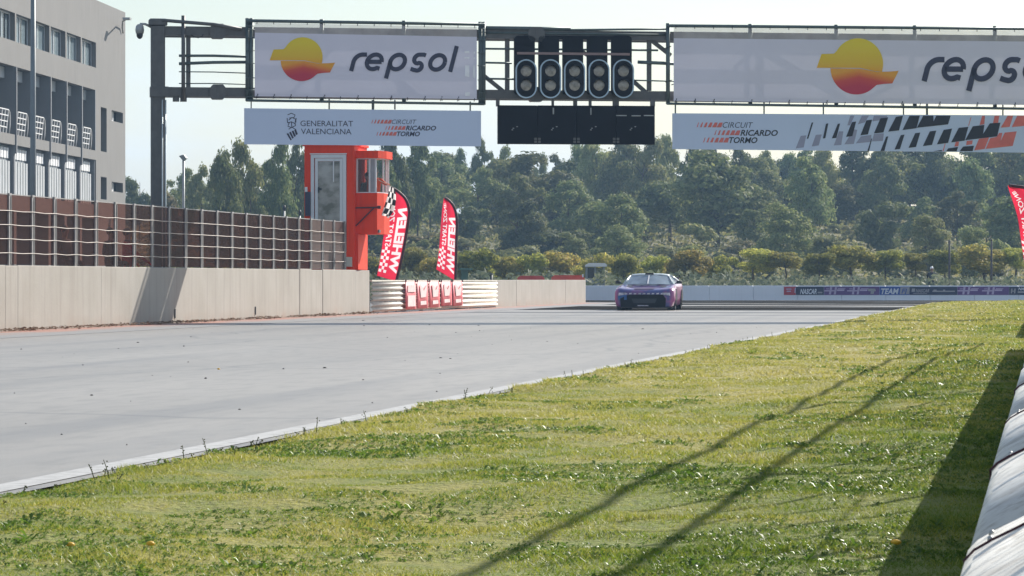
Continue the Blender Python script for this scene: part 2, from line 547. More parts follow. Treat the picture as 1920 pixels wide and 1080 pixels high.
WX = -21.0
pw = empty('pit_wall', (WX, 52, 0), 0, 'long cream concrete pit wall beside the track, topped by smoked panels', 'wall')
joints = [52, y_at(-90,WX), y_at(10,WX), y_at(33.5,WX), y_at(190,WX), y_at(562,WX), y_at(583,WX), y_at(605,WX), y_at(667,WX), y_at(693,WX)]
for i,(a,b) in enumerate(zip(joints[:-1], joints[1:])):
    gp = 0.006 if i != 6 else 0.05
    ga = 0.05 if i == 7 else 0.006
    zt = 1.35 + (0.0, 0.004, -0.006, 0.003, 0.0, 0.02, -0.01, 0.008, 0.0)[i % 9]
    b_ = MB(); b_.bbox(-0.45, 0.004*((i*3)%4-1), a+ga-52, b-gp-52, 0, zt, 0.012)
    b_.build('concrete_block', mt['concrete'], pw)
b_ = MB(); b_.box(-0.40,-0.06,0,joints[-1]-52,0.0,1.30)
b_.build('joint_filler', M('dark_joint', (0.09,0.08,0.07), 0.9), pw)
for px in (327, 478):
    yv = y_at(px, WX)
    b_ = MB(); b_.box(0.006,0.02,yv-52,yv-52+0.07,0.12,0.34)
    b_.build('drain_slot', mt['black'], pw)

FX = -21.2
y0 = y_at(16.4, FX); pitch = 1.725
fe = empty('safety_fence', (FX, y0, 1.35), 0, 'see-through brown panel fence with steel posts along the top of the pit wall', 'fence')
posts = [i*pitch for i in range(-5, 22)]
mt['smoke3'] = glass('clear_smoked_panel', (0.68,0.50,0.46), (0.07,0.036,0.034), 0.80, 0.25, 0.06)
mt['smoke2'] = glass('dusty_taupe_panel', (0.32,0.24,0.22), (0.13,0.085,0.075), 0.28, 0.4, 0.1)
mt['post'] = M('galvanised_post', (0.30,0.29,0.285), 0.55, 0.2, 0.25, 6)
pm = MB()
pm.box(-0.012,0.03,-0.075,0.085,0.0,1.47); pm.box(-0.02,0.04,-0.085,0.095,1.445,1.49)
pme = pm.mesh('post', mt['post'])
dk = MB(); dk.box(0.031,0.043,0.03,0.085,0.02,1.43)
dkm = dk.mesh('clamp_strip', mt['steel'])
pn = MB(); pn.box(-0.008,0.008,0.09,pitch-0.08,0.02,1.455)
pnm = {k: pn.mesh('panel', mt[k]) for k in ('smoke','smoke2','smoke3')}
rl = MB(); rl.box(-0.012,0.016,0.096,pitch-0.086,1.457,1.478)
rlm = rl.mesh('top_trim', mt['post'])
for i,py in enumerate(posts):
    o = link(pme, 'post', fe, (0,py,0)); link(dkm, 'clamp_strip', o)
    if i < len(posts)-1:
        o = link(pnm['smoke2' if i >= 23 else 'smoke3' if i < 13 else 'smoke'], 'panel', fe, (-0.01,py,0))
        if i == 23: o['label'] = 'paler dusty taupe panel'
        link(rlm, 'top_trim', fe, (-0.01,py,0))
stk = MB(); stk.box(0.031,0.036,-0.07,0.025,0.62,0.90); stkm = stk.mesh('sticker', mt['white'])
for zz in (0.26,0.55,0.84,1.13):
    pts = []
    for py in posts:
        pts.append((0.045,py,zz)); pts.append((0.045,py+pitch/2,zz-0.012+0.008*math.sin(py*7)))
    w_ = MB(); w_.tube(pts[:-1], 0.0075, 5)
    w_.build('wire', mt['cable'], fe)

# litter blown against the foot of the wall
lm = M('dry_leaf_litter', (0.20,0.13,0.075), 0.9, var=0.6, scale=20)
g = MB()
for i in range(3600):
    yv = 58 + rng.random()*54; xx = WX + 0.02 + abs(rng.normal())*0.22
    dens = noise.noise(Vector((0, yv*0.35, 5.0)))
    if dens < -0.3: continue
    s_ = 0.015+rng.random()*0.035*(1.3 if dens > 0.2 else 0.8); a = rng.random()*PI; zz = 0.008+rng.random()*0.05
    dx, dy = math.cos(a)*s_, math.sin(a)*s_
    g.add([(xx-dx,yv-dy*1.6,zz),(xx+dy*.5,yv-dx*.5,zz+s_*rng.random()*.8),(xx+dx,yv+dy*1.6,zz),(xx-dy*.5,yv+dx*.5,zz+s_*rng.random()*.8)], [(0,1,2,3)])
tag(g.build('leaf_litter', lm), 'dry leaves and crumbs along the foot of the pit wall', 'litter', kind='stuff')
g = MB()
for i in range(110):
    yv = 22 + 75*rng.random()**1.5; xx = -5.6 - rng.random()*13
    s_ = 0.006+0.020*rng.random()**3; a = rng.random()*PI
    ca, sa = math.cos(a), math.sin(a); L = s_*(1+1.2*rng.random())
    q = [(xx+ca*L*u-sa*s_*v*.6, yv+sa*L*u+ca*s_*v*.6) for u,v in ((-1,-.4),(-.3,-1),(.7,-.6),(1,.3),(.2,1),(-.8,.6))]
    n = 6
    g.add([(x,y,0.002) for x,y in q]+[(xx*.5+x*.5,yv*.5+y*.5,0.006+s_*.35) for x,y in q], [tuple(range(n,2*n))]+[(k,(k+1)%n,n+(k+1)%n,n+k) for k in range(n)])
tag(g.build('rubber_crumbs', mt['rubber']), 'black rubber crumbs scattered over the grey track', 'rubber debris', kind='stuff')
# ------------------------------------------------------------------ pit building
mt['render'] = M('grey_render', (0.205,0.198,0.19), 0.8, 0, 0.06, 0.4, streak=0.30)
mt['fin'] = M('fin_grey', (0.19,0.20,0.215), 0.7, 0, 0.06, 1)
mt['dwall'] = M('slate_wall', (0.10,0.12,0.15), 0.75, 0, 0.1, 1)
mt['slat'] = M('pale_slat', (0.50,0.52,0.53), 0.55, 0, 0.08, 1)
mt['slatgap'] = M('slat_backing', (0.20,0.22,0.24), 0.7, 0, 0.1, 1)
mt['blind'] = M('white_blind', (0.82,0.83,0.84), 0.7, 0, 0.06, 2)
BF = Fr(0, 170.6, 235, 205)
u_end = BF.u(235); u0 = BF.u(180); BP = 4.31; NB = 9
uL = u0 - NB*BP
ZR, ZW1, ZW0, ZB1, ZB0, ZS = 16.1, 13.8, 12.45, 11.25, 8.0, 7.5
bld = empty('pit_building', BF.loc, BF.ang, 'grey three storey pit building with balconies and slatted doors behind the pit wall', 'building')
b = MB()
# facade shell, storey by storey (pieces butt end to end)
b.box(uL, u_end, 0, 0.45, ZW1, ZR)
b.box(uL, u0, 0, 0.45, ZB1, ZW0)
b.box(uL, u0, 0, 1.9, ZS, ZB0)
for k in range(NB+1):
    uu = u0 - k*BP
    if k > 0: b.box(uu-0.16, uu+0.16, 0, 0.45, ZW0, ZW1)
# end wall with slit windows and small windows
us0, us1 = BF.u(189), BF.u(200)
uw0, uw1 = BF.u(209.5), BF.u(230.5)
def zz(px,py): return BF.z(px,py)
sl = [(zz(195,374),zz(195,332)), (zz(195,284.5),zz(195,202))]
sw = [(zz(220,360),zz(220,342)), (zz(220,229),zz(220,209))]
b.box(u0, us0, 0, 0.45, 0, ZW1)
zprev = 0
for z0,z1 in sl:
    b.box(us0, us1, 0, 0.45, zprev, z0); zprev = z1
b.box(us0, us1, 0, 0.45, zprev, ZW1)
b.box(us1, uw0, 0, 0.45, 0, ZW1)
zprev = 0
for z0,z1 in sw:
    b.box(uw0, uw1, 0, 0.45, zprev, z0); zprev = z1
b.box(uw0, uw1, 0, 0.45, zprev, ZW1)
b.box(uw1, u_end, 0, 0.45, 0, ZW1)
b.box(u_end-0.3, u_end, 0.45, 15, 0, ZR)          # end gable
b.box(uL, uL+0.3, 0.45, 15, 0, ZR)
b.box(uL, u0, 0, 0.6, 4.35, 5.1)                    # fascia over the garages
b.build('wall', mt['render'], bld)
b = MB(); b.box(uL, u_end, 0.46, 15, ZR-0.5, ZR-0.1); b.build('roof', mt['render'], bld)
b = MB(); b.box(uL+0.3, u_end-0.3, 2.2, 2.5, 0, ZR-0.5)
b.build('inner_wall', mt['dwall'], bld)
for k in range(NB):
    ur = u0 - k*BP; ul = ur - BP
    a_, c_ = ul+0.16, ur-(0.16 if k else 0.02)
    # upper window: frame, pane, blinds
    w_ = MB()
    yq = 0.24
    for (x0,x1,z0,z1) in ((a_,c_,ZW0,ZW0+0.07),(a_,c_,ZW1-0.07,ZW1),(a_,a_+0.07,ZW0+.07,ZW1-.07),(c_-0.07,c_,ZW0+.07,ZW1-.07),((a_+c_)/2-.04,(a_+c_)/2+.04,ZW0+.07,ZW1-.07)):
        w_.box(x0,x1,yq,yq+0.08,z0,z1)
    f_ = w_.build('window', mt['frame'], bld)
    p_ = MB(); p_.box(a_+.07,c_-.07,yq+.03,yq+.05,ZW0+.07,ZW1-.07); p_.build('pane', mt['glass'], f_)
    q_ = MB(); bx = a_+.1
    while bx < c_-.4:
        ww = 0.25+0.45*random.random()
        if random.random() < 0.85: q_.box(bx, min(bx+ww,c_-.1), yq+.055, yq+.065, ZW0+.07, ZW1-.07)
        bx += ww + 0.06
    q_.build('blind', mt['blind'], f_)
    # balcony bay: fin, soffit, dark back glazing, railing
    w_ = MB(); w_.box(ur-0.10, ur+0.10, -0.06, 1.9, ZB0-0.9 if k else ZB0, ZB1) if k else w_.box(ur-0.22, ur, 0.0, 1.9, ZB0, ZB1)
    w_.build('fin', mt['fin'], bld)
    w_ = MB(); w_.box(ul+0.10, ur-0.22, 0.5, 1.9, ZB1-0.55, ZB1-0.02); w_.build('soffit_beam', mt['slat'], bld)
    w_ = MB(); w_.box(ul+0.10, ur-0.22, 1.95, 2.0, ZB0, ZB1-.55); w_.build('balcony_window', mt['dglass'], bld)
    w_ = MB(); x0, x1 = ul+0.25, ur-2.0
    for q in range(4):
        xx = x0+(x1-x0)*q/3
        w_.bar((xx,0.06,ZB0),(xx,-0.06,ZB0+1.1),0.06,0.05)
    for q in range(1,5):
        tt = q/4
        w_.bar((x0,0.06-0.12*tt,ZB0+1.1*tt),(x1,0.06-0.12*tt,ZB0+1.1*tt),0.05,0.05)
    pts = [(x1+0.75*math.sin(a),0.06-0.12*math.cos(a),ZB0+1.1*math.cos(a)) for a in [i*PI/2/6 for i in range(7)]]
    w_.tube(pts,0.03,5)
    w_.build('balcony_railing', mt['white'], bld)
    # slatted doors below
    zt = ZS-0.02
    w_ = MB(); w_.box(ul+0.16, ur-0.16, 0.32, 0.36, 5.1, zt)
    d_ = w_.build('slatted_door', mt['slatgap'], bld)
    n = 6; pw_ = (BP-0.4)/n
    for q in range(n):
        xx = ul+0.2+q*pw_
        w_ = MB(); w_.box(xx+0.05, xx+pw_-0.16, 0.20, 0.32, 5.12, zt-0.75); w_.build('slat', mt['slat'], d_)
        w_ = MB(); w_.box(xx+0.03, xx+pw_-0.14, 0.26, 0.30, zt-0.62, zt-0.12); w_.build('pane', mt['blind'], d_)
    w_ = MB(); w_.box(ur-0.16, ur+0.16, 0.05, 0.45, 5.1, ZS); w_.build('pier', mt['fin'], bld)
    # garage opening
    w_ = MB(); w_.box(ul+0.3, ur-0.3, 1.0, 1.06, 0, 4.3); w_.build('garage_door', mt['dwall'] if k % 3 else mt['render'], bld)
    w_ = MB(); w_.box(ur-0.3, ur+0.3, 0.02, 1.4, 0, 4.35); w_.build('garage_pier', mt['render'], bld)
for z0,z1 in sl:
    w_ = MB(); w_.box(us0,us1,0.40,0.43,z0,z1); f_ = w_.build('slit_window', mt['dglass'], bld)
    w_ = MB(); w_.box(us0+.02,us0+0.35,0.33,0.40,z0+.1,z1-.1); w_.build('window_frame', mt['fin'], f_)
for z0,z1 in sw:
    w_ = MB(); w_.box(uw0,uw1,0.40,0.43,z0,z1); f_ = w_.build('small_window', mt['dglass'], bld)
    w_ = MB()
    um = uw0+(uw1-uw0)*0.62
    for x0,x1,a0,a1 in ((uw0,um,z0,z0+.12),(uw0,um,z1-.08,z1),(uw0,uw0+.25,z0+.12,z1-.08),(um-.25,um,z0+.12,z1-.08),((uw0+um)/2-.1,(uw0+um)/2+.1,z0+.12,z1-.08)):
        w_.box(x0,x1,0.30,0.36,a0,a1)
    w_.build('window_frame', mt['white'], f_)
w_ = MB(); w_.tube([(BF.u(199),1.5,ZR-0.2),(BF.u(199),1.5,ZR+1.6)],0.06,6); w_.build('roof_mast', mt['steel'], bld)
w_ = MB(); um = BF.u(222)
w_.tube([(BF.u(228),-0.08,BF.z(228,62)),(BF.u(226),-0.1,BF.z(226,52)),(BF.u(220),-0.3,BF.z(220,40)),(BF.u(209),-0.9,BF.z(209,35))],0.045,6)
w_.box(BF.u(206),BF.u(209.5),-1.1,-0.7,BF.z(208,37.5),BF.z(208,33.5))
w_.build('wall_lamp', mt['galv'], bld)

# ------------------------------------------------------------------ lamp posts and pole lights
mt['lampgrey'] = M('lamp_post_grey', (0.19,0.215,0.225), 0.5, 0.2, 0.1, 2)
w0 = W(62, 118)
lp = empty('lamp_post', w0, 0, 'tall plain grey lamp post in front of the pit building', 'lamp post')
b = MB(); b.tube([(0,0,0),(0,0,5),(0,0,11.5)], [0.105,0.095,0.075], 12); b.build('pole', mt['lampgrey'], lp)
b = MB(); b.box(-0.2,0.2,-0.2,0.2,0,0.03); b.tube([(0,0,0.03),(0,0,0.6)],0.125,12); b.build('base', mt['lampgrey'], lp)
b = MB(); b.tube([(0,0,11.5),(0.2,0,11.9),(1.0,0,12.1)],0.04,8); b.build('arm', mt['lampgrey'], lp)
b = MB(); b.bbox(0.9,1.6,-0.14,0.14,12.02,12.16,0.03); b.build('lamp_head', mt['galv'], lp)
w0 = W(344, 205)
lp = empty('floodlight_pole', w0, 0, 'thin pole with a tilted floodlight among the trees beyond the gantry post', 'floodlight')
b = MB(); b.tube([(0,0,0),(0,0,ZH(300,205))], [0.10,0.07], 8); b.build('pole', mt['galv'], lp)
b = MB(); z_ = ZH(300,205); b.prism([(-0.22,z_+0.22),(0.02,z_-.06),(0.20,z_+.10),(0.05,z_+0.30)],-0.2,0.2); b.build('lamp_head', mt['lampgrey'], lp)
for px,py,lab in ((533,392,'short slim marker pole with a dark tip left of the orange tower'),(562,401,'shorter slim marker pole right beside the orange tower')):
    w0 = W(px, 190)
    lp = empty('marker_pole', w0, 0, lab, 'pole', 'marker poles left of the tower')
    z_ = ZH(py,190)
    b = MB(); b.tube([(0,0,0),(0,0,z_+.6-.7)],0.05,6); b.build('pole', mt['galv'], lp)
    b = MB(); b.ell((0,0,z_+0.05),(0.09,0.09,0.16),8,5); b.build('tip', mt['black'], lp)
# ------------------------------------------------------------------ start gantry
GF = Fr(470, 94.0, 1900, 97.0)
gU, gZ = GF.u, GF.z
ga = empty('start_gantry', GF.loc, GF.ang, 'dark grey steel start gantry spanning the track, carrying banners and lights', 'gantry')
def gbar(x0,y0,x1,y1,w,t=None,v=0.0,name='beam',m='steel'):
    b = MB(); p0 = GF.P(x0,y0,v); p1 = GF.P(x1,y1,v)
    b.bar(p0,p1,w,t or w); return b.build(name, mt[m], ga)
def gtube(pts,r,v=0.0,name='pipe',m='pipe',n=8):
    b = MB(); b.tube([GF.P(x,y,v) for x,y in pts], r, n); return b.build(name, mt[m], ga)
PXM = F/95.0      # pixels per metre here
up0 = gU(296); zt = gZ(296,40)
b = MB(); b.bbox(up0-.18,up0+.18,-.18,.18,0,zt-.1,0.03); post_ = b.build('post', mt['steel'], ga)
b = MB(); b.bbox(up0-.235,up0+.235,-.23,.23,zt-.1,zt+.06,0.03); b.build('cap', mt['steel'], post_)
b = MB(); b.box(up0-.20,up0+.26,-.26,.26,gZ(296,182),gZ(296,163)); b.build('collar', mt['steel'], post_)
b = MB(); b.box(up0-.35,up0+.35,-.35,.35,0,.05); b.build('base_plate', mt['steel'], post_)
upr = gU(2160)
b = MB(); b.bbox(upr-.18,upr+.18,-.18,.18,0,gZ(2160,40),0.03); b.build('post', mt['steel'], ga)
gtube([(309,188),(309,372),(309,600)],0.035,-0.12,'drain_pipe','lightpipe')
gtube([(303.5,188),(303.5,600)],0.016,-0.24,'cable_conduit','lightpipe',6)
# chords
for (ya,yb_,yc) in ((58,68,74),(172,180,190)):
    b = MB(); h_ = 0.235 if ya < 100 else 0.235
    b.bar((up0+.18,0,gZ(300,ya)),(upr-.18,0,gZ(300,ya)-0.02),0.26,h_); b.build('chord', mt['steel'], ga)
    b = MB(); b.bar((up0+.18,0.95,gZ(300,ya)),(upr-.18,0.95,gZ(300,ya)-0.02),0.2,0.2); b.build('chord', mt['steel'], ga)
zU, zL = gZ(300,58), gZ(300,172)
def octo(uc, z, r, v):
    return [(uc+r*math.cos(PI/8+k*PI/4)*0.95, z+r*math.sin(PI/8+k*PI/4)) for k in range(8)]
for px in (408,1004):
    for z_ in (zU,zL):
        b = MB(); uc = gU(px)
        for du in (-0.14,0.05):
            b.prism([(q[1]-z_,q[0]-uc+z_) for q in octo(uc,z_,0.19,0)],0,0.09,axis='x') if False else None
        b.prism([(uc-.22,z_-.08),(uc-.13,z_-.19),(uc+.13,z_-.19),(uc+.22,z_-.08),(uc+.22,z_+.08),(uc+.13,z_+.19),(uc-.13,z_+.19),(uc-.22,z_+.08)],-0.20,0.16)
        b.box(uc-.02,uc+.02,-0.22,-0.2,z_-.17,z_+.17)
        b.build('flange_joint', mt['steel'], ga)
# verticals and diagonals between the chords
for px in (353,951,1217,1440,1630,1830):
    b = MB(); uc = gU(px); b.box(uc-.055,uc+.055,-.06,.06,zL+.12,zU-.12); b.build('strut', mt['steel'], ga)
    b = MB(); b.bar((uc,0,zU),(uc,.95,zU),0.08); b.bar((uc,0,zL),(uc,.95,zL),0.08); b.build('cross_tie', mt['steel'], ga)
for x0,y0,x1,y1 in ((905,140,945,172),(945,172,1065,80) if False else (1060,78,1110,108),(1185,150,1217,178),(1222,76,1258,104),(560,165,640,75),(700,75,800,165),(1450,80,1600,168),(1640,168,1800,80)):
    gbar(x0,y0,x1,y1,0.10,0.10,0.02,'diagonal')
b = MB(); b.tube([GF.P(343,30,-.16),GF.P(343,188,-.16)],0.05,8); b.build('pipe', mt['steel'], ga)
gtube([(303,39),(400,47),(452,56)],0.045,-.22,'pipe','steel')
for y0,y1,r in ((105,107,.034),(120,117,.040),(135,138,.014),(157,159,.014)):
    gtube([(335,y0),(400,(y0+y1)/2-1),(470,y1)],r,-.12)
b = MB(); b.tube([GF.P(*q,-.2) for q in ((357,66),(364,70),(371,72),(378,69),(380,65))],0.012,5); b.build('cable_loop', mt['black'], ga)
for x0,x1,y0,y1,r in ((905,1250,62,66,.03),(905,1232,92,95,.026),(905,958,118,119,.026),(1194,1262,117,120,.045),(905,965,148,149,.026),(1185,1262,151,153,.018),(1068,1250,57,55,.028),(905,1068,53,55,.05)):
    gtube([(x0,y0),(x1,y1)],r,-.14)
# things under the beams: clamps
for px in (330,344):
    b = MB(); uc = gU(px); b.box(uc-.08,uc+.08,-.1,.1,zL-.25,zL-.12); b.build('clamp', mt['steel'], ga)

# ---- banner frames are fixed to the gantry
def frame(pxl,pxr,ytl,ytr,ybl,ybr,uprights):
    gtube([(pxl,ytl),(pxr,ytr)],0.042,-.24,'frame_pipe','pipe')
    gtube([(pxl,ybl),(pxr,ybr)],0.034,-.24,'frame_pipe','pipe')
    for px in uprights:
        f_ = (px-pxl)/(pxr-pxl)
        gtube([(px,ytl+(ytr-ytl)*f_-5),(px,ybl+(ybr-ybl)*f_+1)],0.055,-.18,'frame_upright','pipe')
frame(460,906,40,47,189,196,(463,470,602,756,899,905))
frame(1247,2010,49.5,56,195,206,(1250,1404,1565,1712,1862,2005))
for i,yy in enumerate((50,57,72,96,120,147,170,182)):
    b = MB(); b.tube([GF.P(459,yy,-.26),GF.P(476,yy,-.26)],0.014,5); b.build('clip', mt['pipe'], ga)
    b = MB(); b.tube([GF.P(893,yy+4,-.26),GF.P(908,yy+5,-.26)],0.012,5); b.build('clip', mt['pipe'], ga)
b = MB()
for px,py in ((1243,92),(1262,100),(1245,155),(1256,160)):
    b.tube([GF.P(px,py,-.2),GF.P(px+12,py-4,-.25)],0.012,5)
b.build('loose_cable', mt['black'], ga)

# ---- banners
def arc(cx,cz,r,a0,a1,n=20,rx=1.0):
    return [(cx+r*rx*math.cos(math.radians(a0+(a1-a0)*i/n)), cz+r*math.sin(math.radians(a0+(a1-a0)*i/n))) for i in range(n+1)]

def wordmark(mb, x, z, k, y, m, sh=0.26):
    """rounded lower case lettering drawn with strokes; k = x-height"""
    w = 0.225*k; r = 0.5*k-w/2
    def S_(pts): mb.stroke([(x+(px_+sh*pz)*1.0, z+pz) for px_,pz in pts], w, y, m)
    o = 0
    S_([(o,0),(o,.45*k)]+arc(o+.40*k,.48*k,.40*k,178,90,10)+[(o+.62*k,.88*k)])   # r
    o += .72*k+r
    S_([(o-r,.50*k),(o+r,.50*k)]); S_(arc(o,.5*k,r,0,305,24)+[(o+r*.95,.14*k)])                       # e
    o += 1.24*k
    S_(arc(o,.5*k,r,-180,180,28)); S_([(o-r,.55*k),(o-r,-.38*k)])                                      # p
    o += 1.13*k
    q = .235*k
    S_([(o+.30*k,.86*k),(o+.18*k,.905*k)]+arc(o-.04*k,.905*k-q,q,90,270,10)+arc(o+.02*k,.905*k-3*q+.06*k,q-.03*k,90,-90,10)+[(o-.18*k,.095*k),(o-.34*k,.15*k)])
    o += 1.02*k
    S_(arc(o,.5*k,r,0,360,28))                                                                            # o
    o += .80*k
    S_([(o,0),(o,1.38*k)])                                                                                # l
    return o

t = NT('sun_emblem_top'); 
sep = t.node('ShaderNodeSeparateXYZ'); t.l.new(t.node('ShaderNodeTexCoord').outputs['Generated'], sep.inputs[0])
c = t.ramp(sep.outputs['Z'], [(0.0,(0.80,0.38,0.03)),(0.25,(0.78,0.50,0.03)),(0.8,(0.80,0.62,0.03))])
t.l.new(c, t.b.inputs['Base Color']); t.b.inputs['Roughness'].default_value = 0.7; mt['suntop'] = t.m
t = NT('sun_emblem_bottom')
tcn = t.node('ShaderNodeTexCoord'); sep = t.node('ShaderNodeSeparateXYZ'); t.l.new(tcn.outputs['Generated'], sep.inputs[0])
xz = t.math('ADD', t.math('MULTIPLY', t.math('ABSOLUTE', t.math('SUBTRACT', sep.outputs['X'], 0.42)), 0.55), sep.outputs['Z'])
c = t.ramp(xz, [(0.35,(0.52,0.035,0.075)),(0.66,(0.62,0.07,0.05)),(0.86,(0.76,0.24,0.03)),(1.0,(0.80,0.36,0.03))])
t.l.new(c, t.b.inputs['Base Color']); t.b.inputs['Roughness'].default_value = 0.7; mt['sunbot'] = t.m

def sun_emblem(parent, cx, cz, k, y):
    """k = half height"""
    top = [(-1.52*k,-.06*k),(-1.50*k,.0),(-1.34*k,.44*k),(-.88*k,.46*k)] + arc(0.02*k,.10*k,.92*k,150,-18,26,1.0) + [(.62*k,-.16*k),(.1*k,-.05*k),(-.6*k,-.05*k)]
    bot = [(-1.02*k,-.075*k)] + arc(-.06*k,-.06*k,.95*k,182,305,24) + [(.70*k,-.66*k),(.95*k,-.62*k),(1.28*k,-.60*k),(1.52*k,-.14*k),(1.22*k,-.17*k),(.72*k,-.19*k),(.1*k,-.08*k),(-.6*k,-.075*k)]
    b = MB(); b.flat([(cx+p,cz+q) for p,q in top], y); b.build('emblem_top', mt['suntop'], parent)
    b = MB(); b.flat([(cx+p,cz+q) for p,q in bot], y+0.001); b.build('emblem_bottom', mt['sunbot'], parent)

mt['mesh_cloth'] = glass('sheer_banner_mesh', (0.97,0.95,0.93), (0.62,0.58,0.58), 0.48, 0.6)
def banner(name, label, corners, ystrip, emblem, word, hems):
    """corners: (pxl,pxr, top-left py, top-right py, bottom-left py, bottom-right py)"""
    pl,pr,tl,tr,bl,br = corners
    o = empty(name, GF.loc, GF.ang, label, 'banner', 'printed banners on the gantry')
    L = lambda px,f: None
    ul, ur = gU(pl), gU(pr)
    def edge(px, ya, yb_): return gZ(px, ya+(yb_-ya)*(px-pl)/(pr-pl))
    N = 40
    def sheet(ta,tb,ba,bb,nz,amp):
        mb = MB()
        for j in range(nz+1):
            for i in range(N+1):
                px = pl+(pr-pl)*i/N; u = gU(px)
                z0 = edge(px,ba,bb); z1 = edge(px,ta,tb); z = z0+(z1-z0)*j/nz
                y = -0.30 + 2.2*amp*noise.noise(Vector((u*0.9, z*1.4, pl)))
                mb.v.append((u,y,z))
        for j in range(nz):
            for i in range(N):
                a = j*(N+1)+i; mb.f.append([a,a+1,a+N+2,a+N+1]); mb.m.append(0); mb.sm.append(True)
        return mb
    s_ = sheet(tl+ystrip,tr+ystrip,bl,br,8,0.006); c_ = s_.build('cloth', mt['cloth'], o)
    s_ = sheet(tl,tr,tl+ystrip,tr+ystrip,2,0.006); s_.build('sheer_strip', mt['mesh_cloth'], o)
    ex,ey,ek = emblem
    sun_emblem(o, gU(ex), gZ(ex,ey), ek/PXM, -0.312)
    b = MB(); wx,wy,wk = word
    wordmark(b, gU(wx), gZ(wx,wy), wk/PXM, -0.312, 0)
    b.build('lettering', mt['navy'], o)
    tm = MB(); n = hems
    for i in range(n+1):
        px = pl+4+(pr-pl-8)*i/n; u = gU(px)
        zt_ = edge(px,tl,tr); zb_ = edge(px,bl,br)
        tm.tube([(u,-.31,zt_-.03),(u+.01,-.27,zt_+.06)],0.010,5)
        if i % 2 == 0 or i % 5 == 1: tm.tube([(u+.02,-.31,zb_+.06),(u+.03,-.26,zb_-.05)],0.012,5)
        tm.tube([(u,-.31,zb_+.02),(u-.01,-.26,zb_-.06)],0.010,5)
    tm.build('lacing', mt['ink'], o)
    return o
b1 = banner('printed_banner','white banner with a yellow and red sun emblem left of the start lights',
       (476,891,44,52,181.5,187),18.5,(565,112.5,40),(656,134.5,35),13)
b2 = banner('printed_banner','longer white banner with a large sun emblem, cut by the right picture edge',
       (1259,2006,53,60,190,199),20,(1603,126,52.5),(1727,153.5,47),21)
# see-through patches where the print has worn away at the first banner's right end
b = MB()
for x0,x1,y0,y1 in ((868,877,97,101),(885,888,98,102),(868,877,108,111),(885,888,109,112),(869,877,124,144),(884,888,124,146),(869,878,174,181)):
    b.flat([(gU(x0),gZ(x0,y1)),(gU(x1),gZ(x1,y1+(2 if y1-y0>15 else 0))),(gU(x1),gZ(x1,y0)),(gU(x0),gZ(x0,y0))],-0.309)
b.build('worn_patch', M('pale_worn_patch',(0.85,0.85,0.88),0.7), b1)

# ---- lower panels
def circuit_logo(mb, px, py, k, y, mt_red, mt_ink, up):
    """three italic lines with slanted bars leading in; k = px per unit"""
    rows = [('CIRCUIT',0,0,False,-1.0),('RICARDO',26,-11.5,True,26-4),('TORMO',9.5,-22.5,True,9.5)]
    for j,(s_,dx,dz,bold,_) in enumerate(rows):
        X0 = gU(px+dx*k); Z0 = gZ(px,py)+dz*k/PXM
        mb.text(s_, X0, Z0, 8.4*k/PXM, y, mt_ink, w={'CIRCUIT':46,'RICARDO':57,'TORMO':43}[s_]*k/PXM, shear=.25, bold=0.022 if bold else -0.006)
        xe = px+dx*k-2*k
        ws = (7,6.2,5.2,4.0,2.6,1.4)
        xx = xe
        for q,w_ in enumerate(ws):
            w_ *= k; h_ = 7.6*k/PXM; sl_ = 2.2*k
            q4 = [(gU(xx-w_),Z0+.01),(gU(xx),Z0+.01),(gU(xx+sl_),Z0+h_),(gU(xx-w_+sl_+w_*.3),Z0+h_)]
            mb.flat(q4, y, mt_red)
            xx -= w_ + (0.5+q*0.75)*k

def panel(label, pl,pr,tl,tr,bl,br, mat=None):
    o = empty('sign_panel', GF.loc, GF.ang, label, 'sign', 'long sign panels hung under the gantry')
    b = MB()
    f = lambda px,a,c: gZ(px, a+(c-a)*(px-pl)/(pr-pl))
    b.prism([(gU(pl),f(pl,bl,br)),(gU(pr),f(pr,bl,br)),(gU(pr),f(pr,tl,tr)),(gU(pl),f(pl,tl,tr))], -.20,-.14)
    b.build('board', mat or mt['panel'], o)
    return o
p1 = panel('white sign panel with a crest hung under the shorter banner', 457,900,203.5,208.5,271,275)
b = MB()
b.text('GENERALITAT', gU(562), gZ(562,237), 10.4/PXM, -.206, 0, w=98/PXM, bold=-0.002)
b.text('VALENCIANA', gU(563), gZ(563,252), 10.4/PXM, -.206, 0, w=94/PXM, bold=-0.002)
def gp(pts): return [(gU(x),gZ(x,y)) for x,y in pts]
for pts in ([(538,216),(545,213),(552,216),(550,221),(541,222)],[(540,226),(546,221),(553,224),(552,230)],[(538,231),(545,229),(553,233)],[(539,236),(541,231)],[(553,236),(551,231)],[(538,237),(545,240),(553,236)],[(540,243),(546,239),(554,244)],[(545,229),(546,240)],[(537,222),(538,231)],[(554,222),(553,231)]):
    b.stroke(gp(pts), 0.020, -.206)
for k in range(4):
    b.flat(gp([(536+k*4.8,251.5-k*2.4),(539.2+k*4.8,250-k*2.4),(545.8+k*3.4+k*0.4,262.5-k*3.4),(543.6+k*3.3,264-k*3.4)]), -.206)
b.build('lettering', mt['navy'], p1)
b = MB(); circuit_logo(b, 733, 233, 1.0, -.206, 1, 0, None); b.build('circuit_lettering', [mt['navy'],mt['red_print']], p1)
p2 = panel('long sign panel with black and red slanted stripes under the longer banner', 1258.5,2006,213,217.5,280,287.5)
b = MB(); circuit_logo(b, 1352, 240, 1.27, -.206, 1, 0, None); b.build('circuit_lettering', [mt['ink'],mt['red_print']], p2)
def zm(pts): return gp([(1560+x/5.333, 200+y/5.333) for x,y in pts])
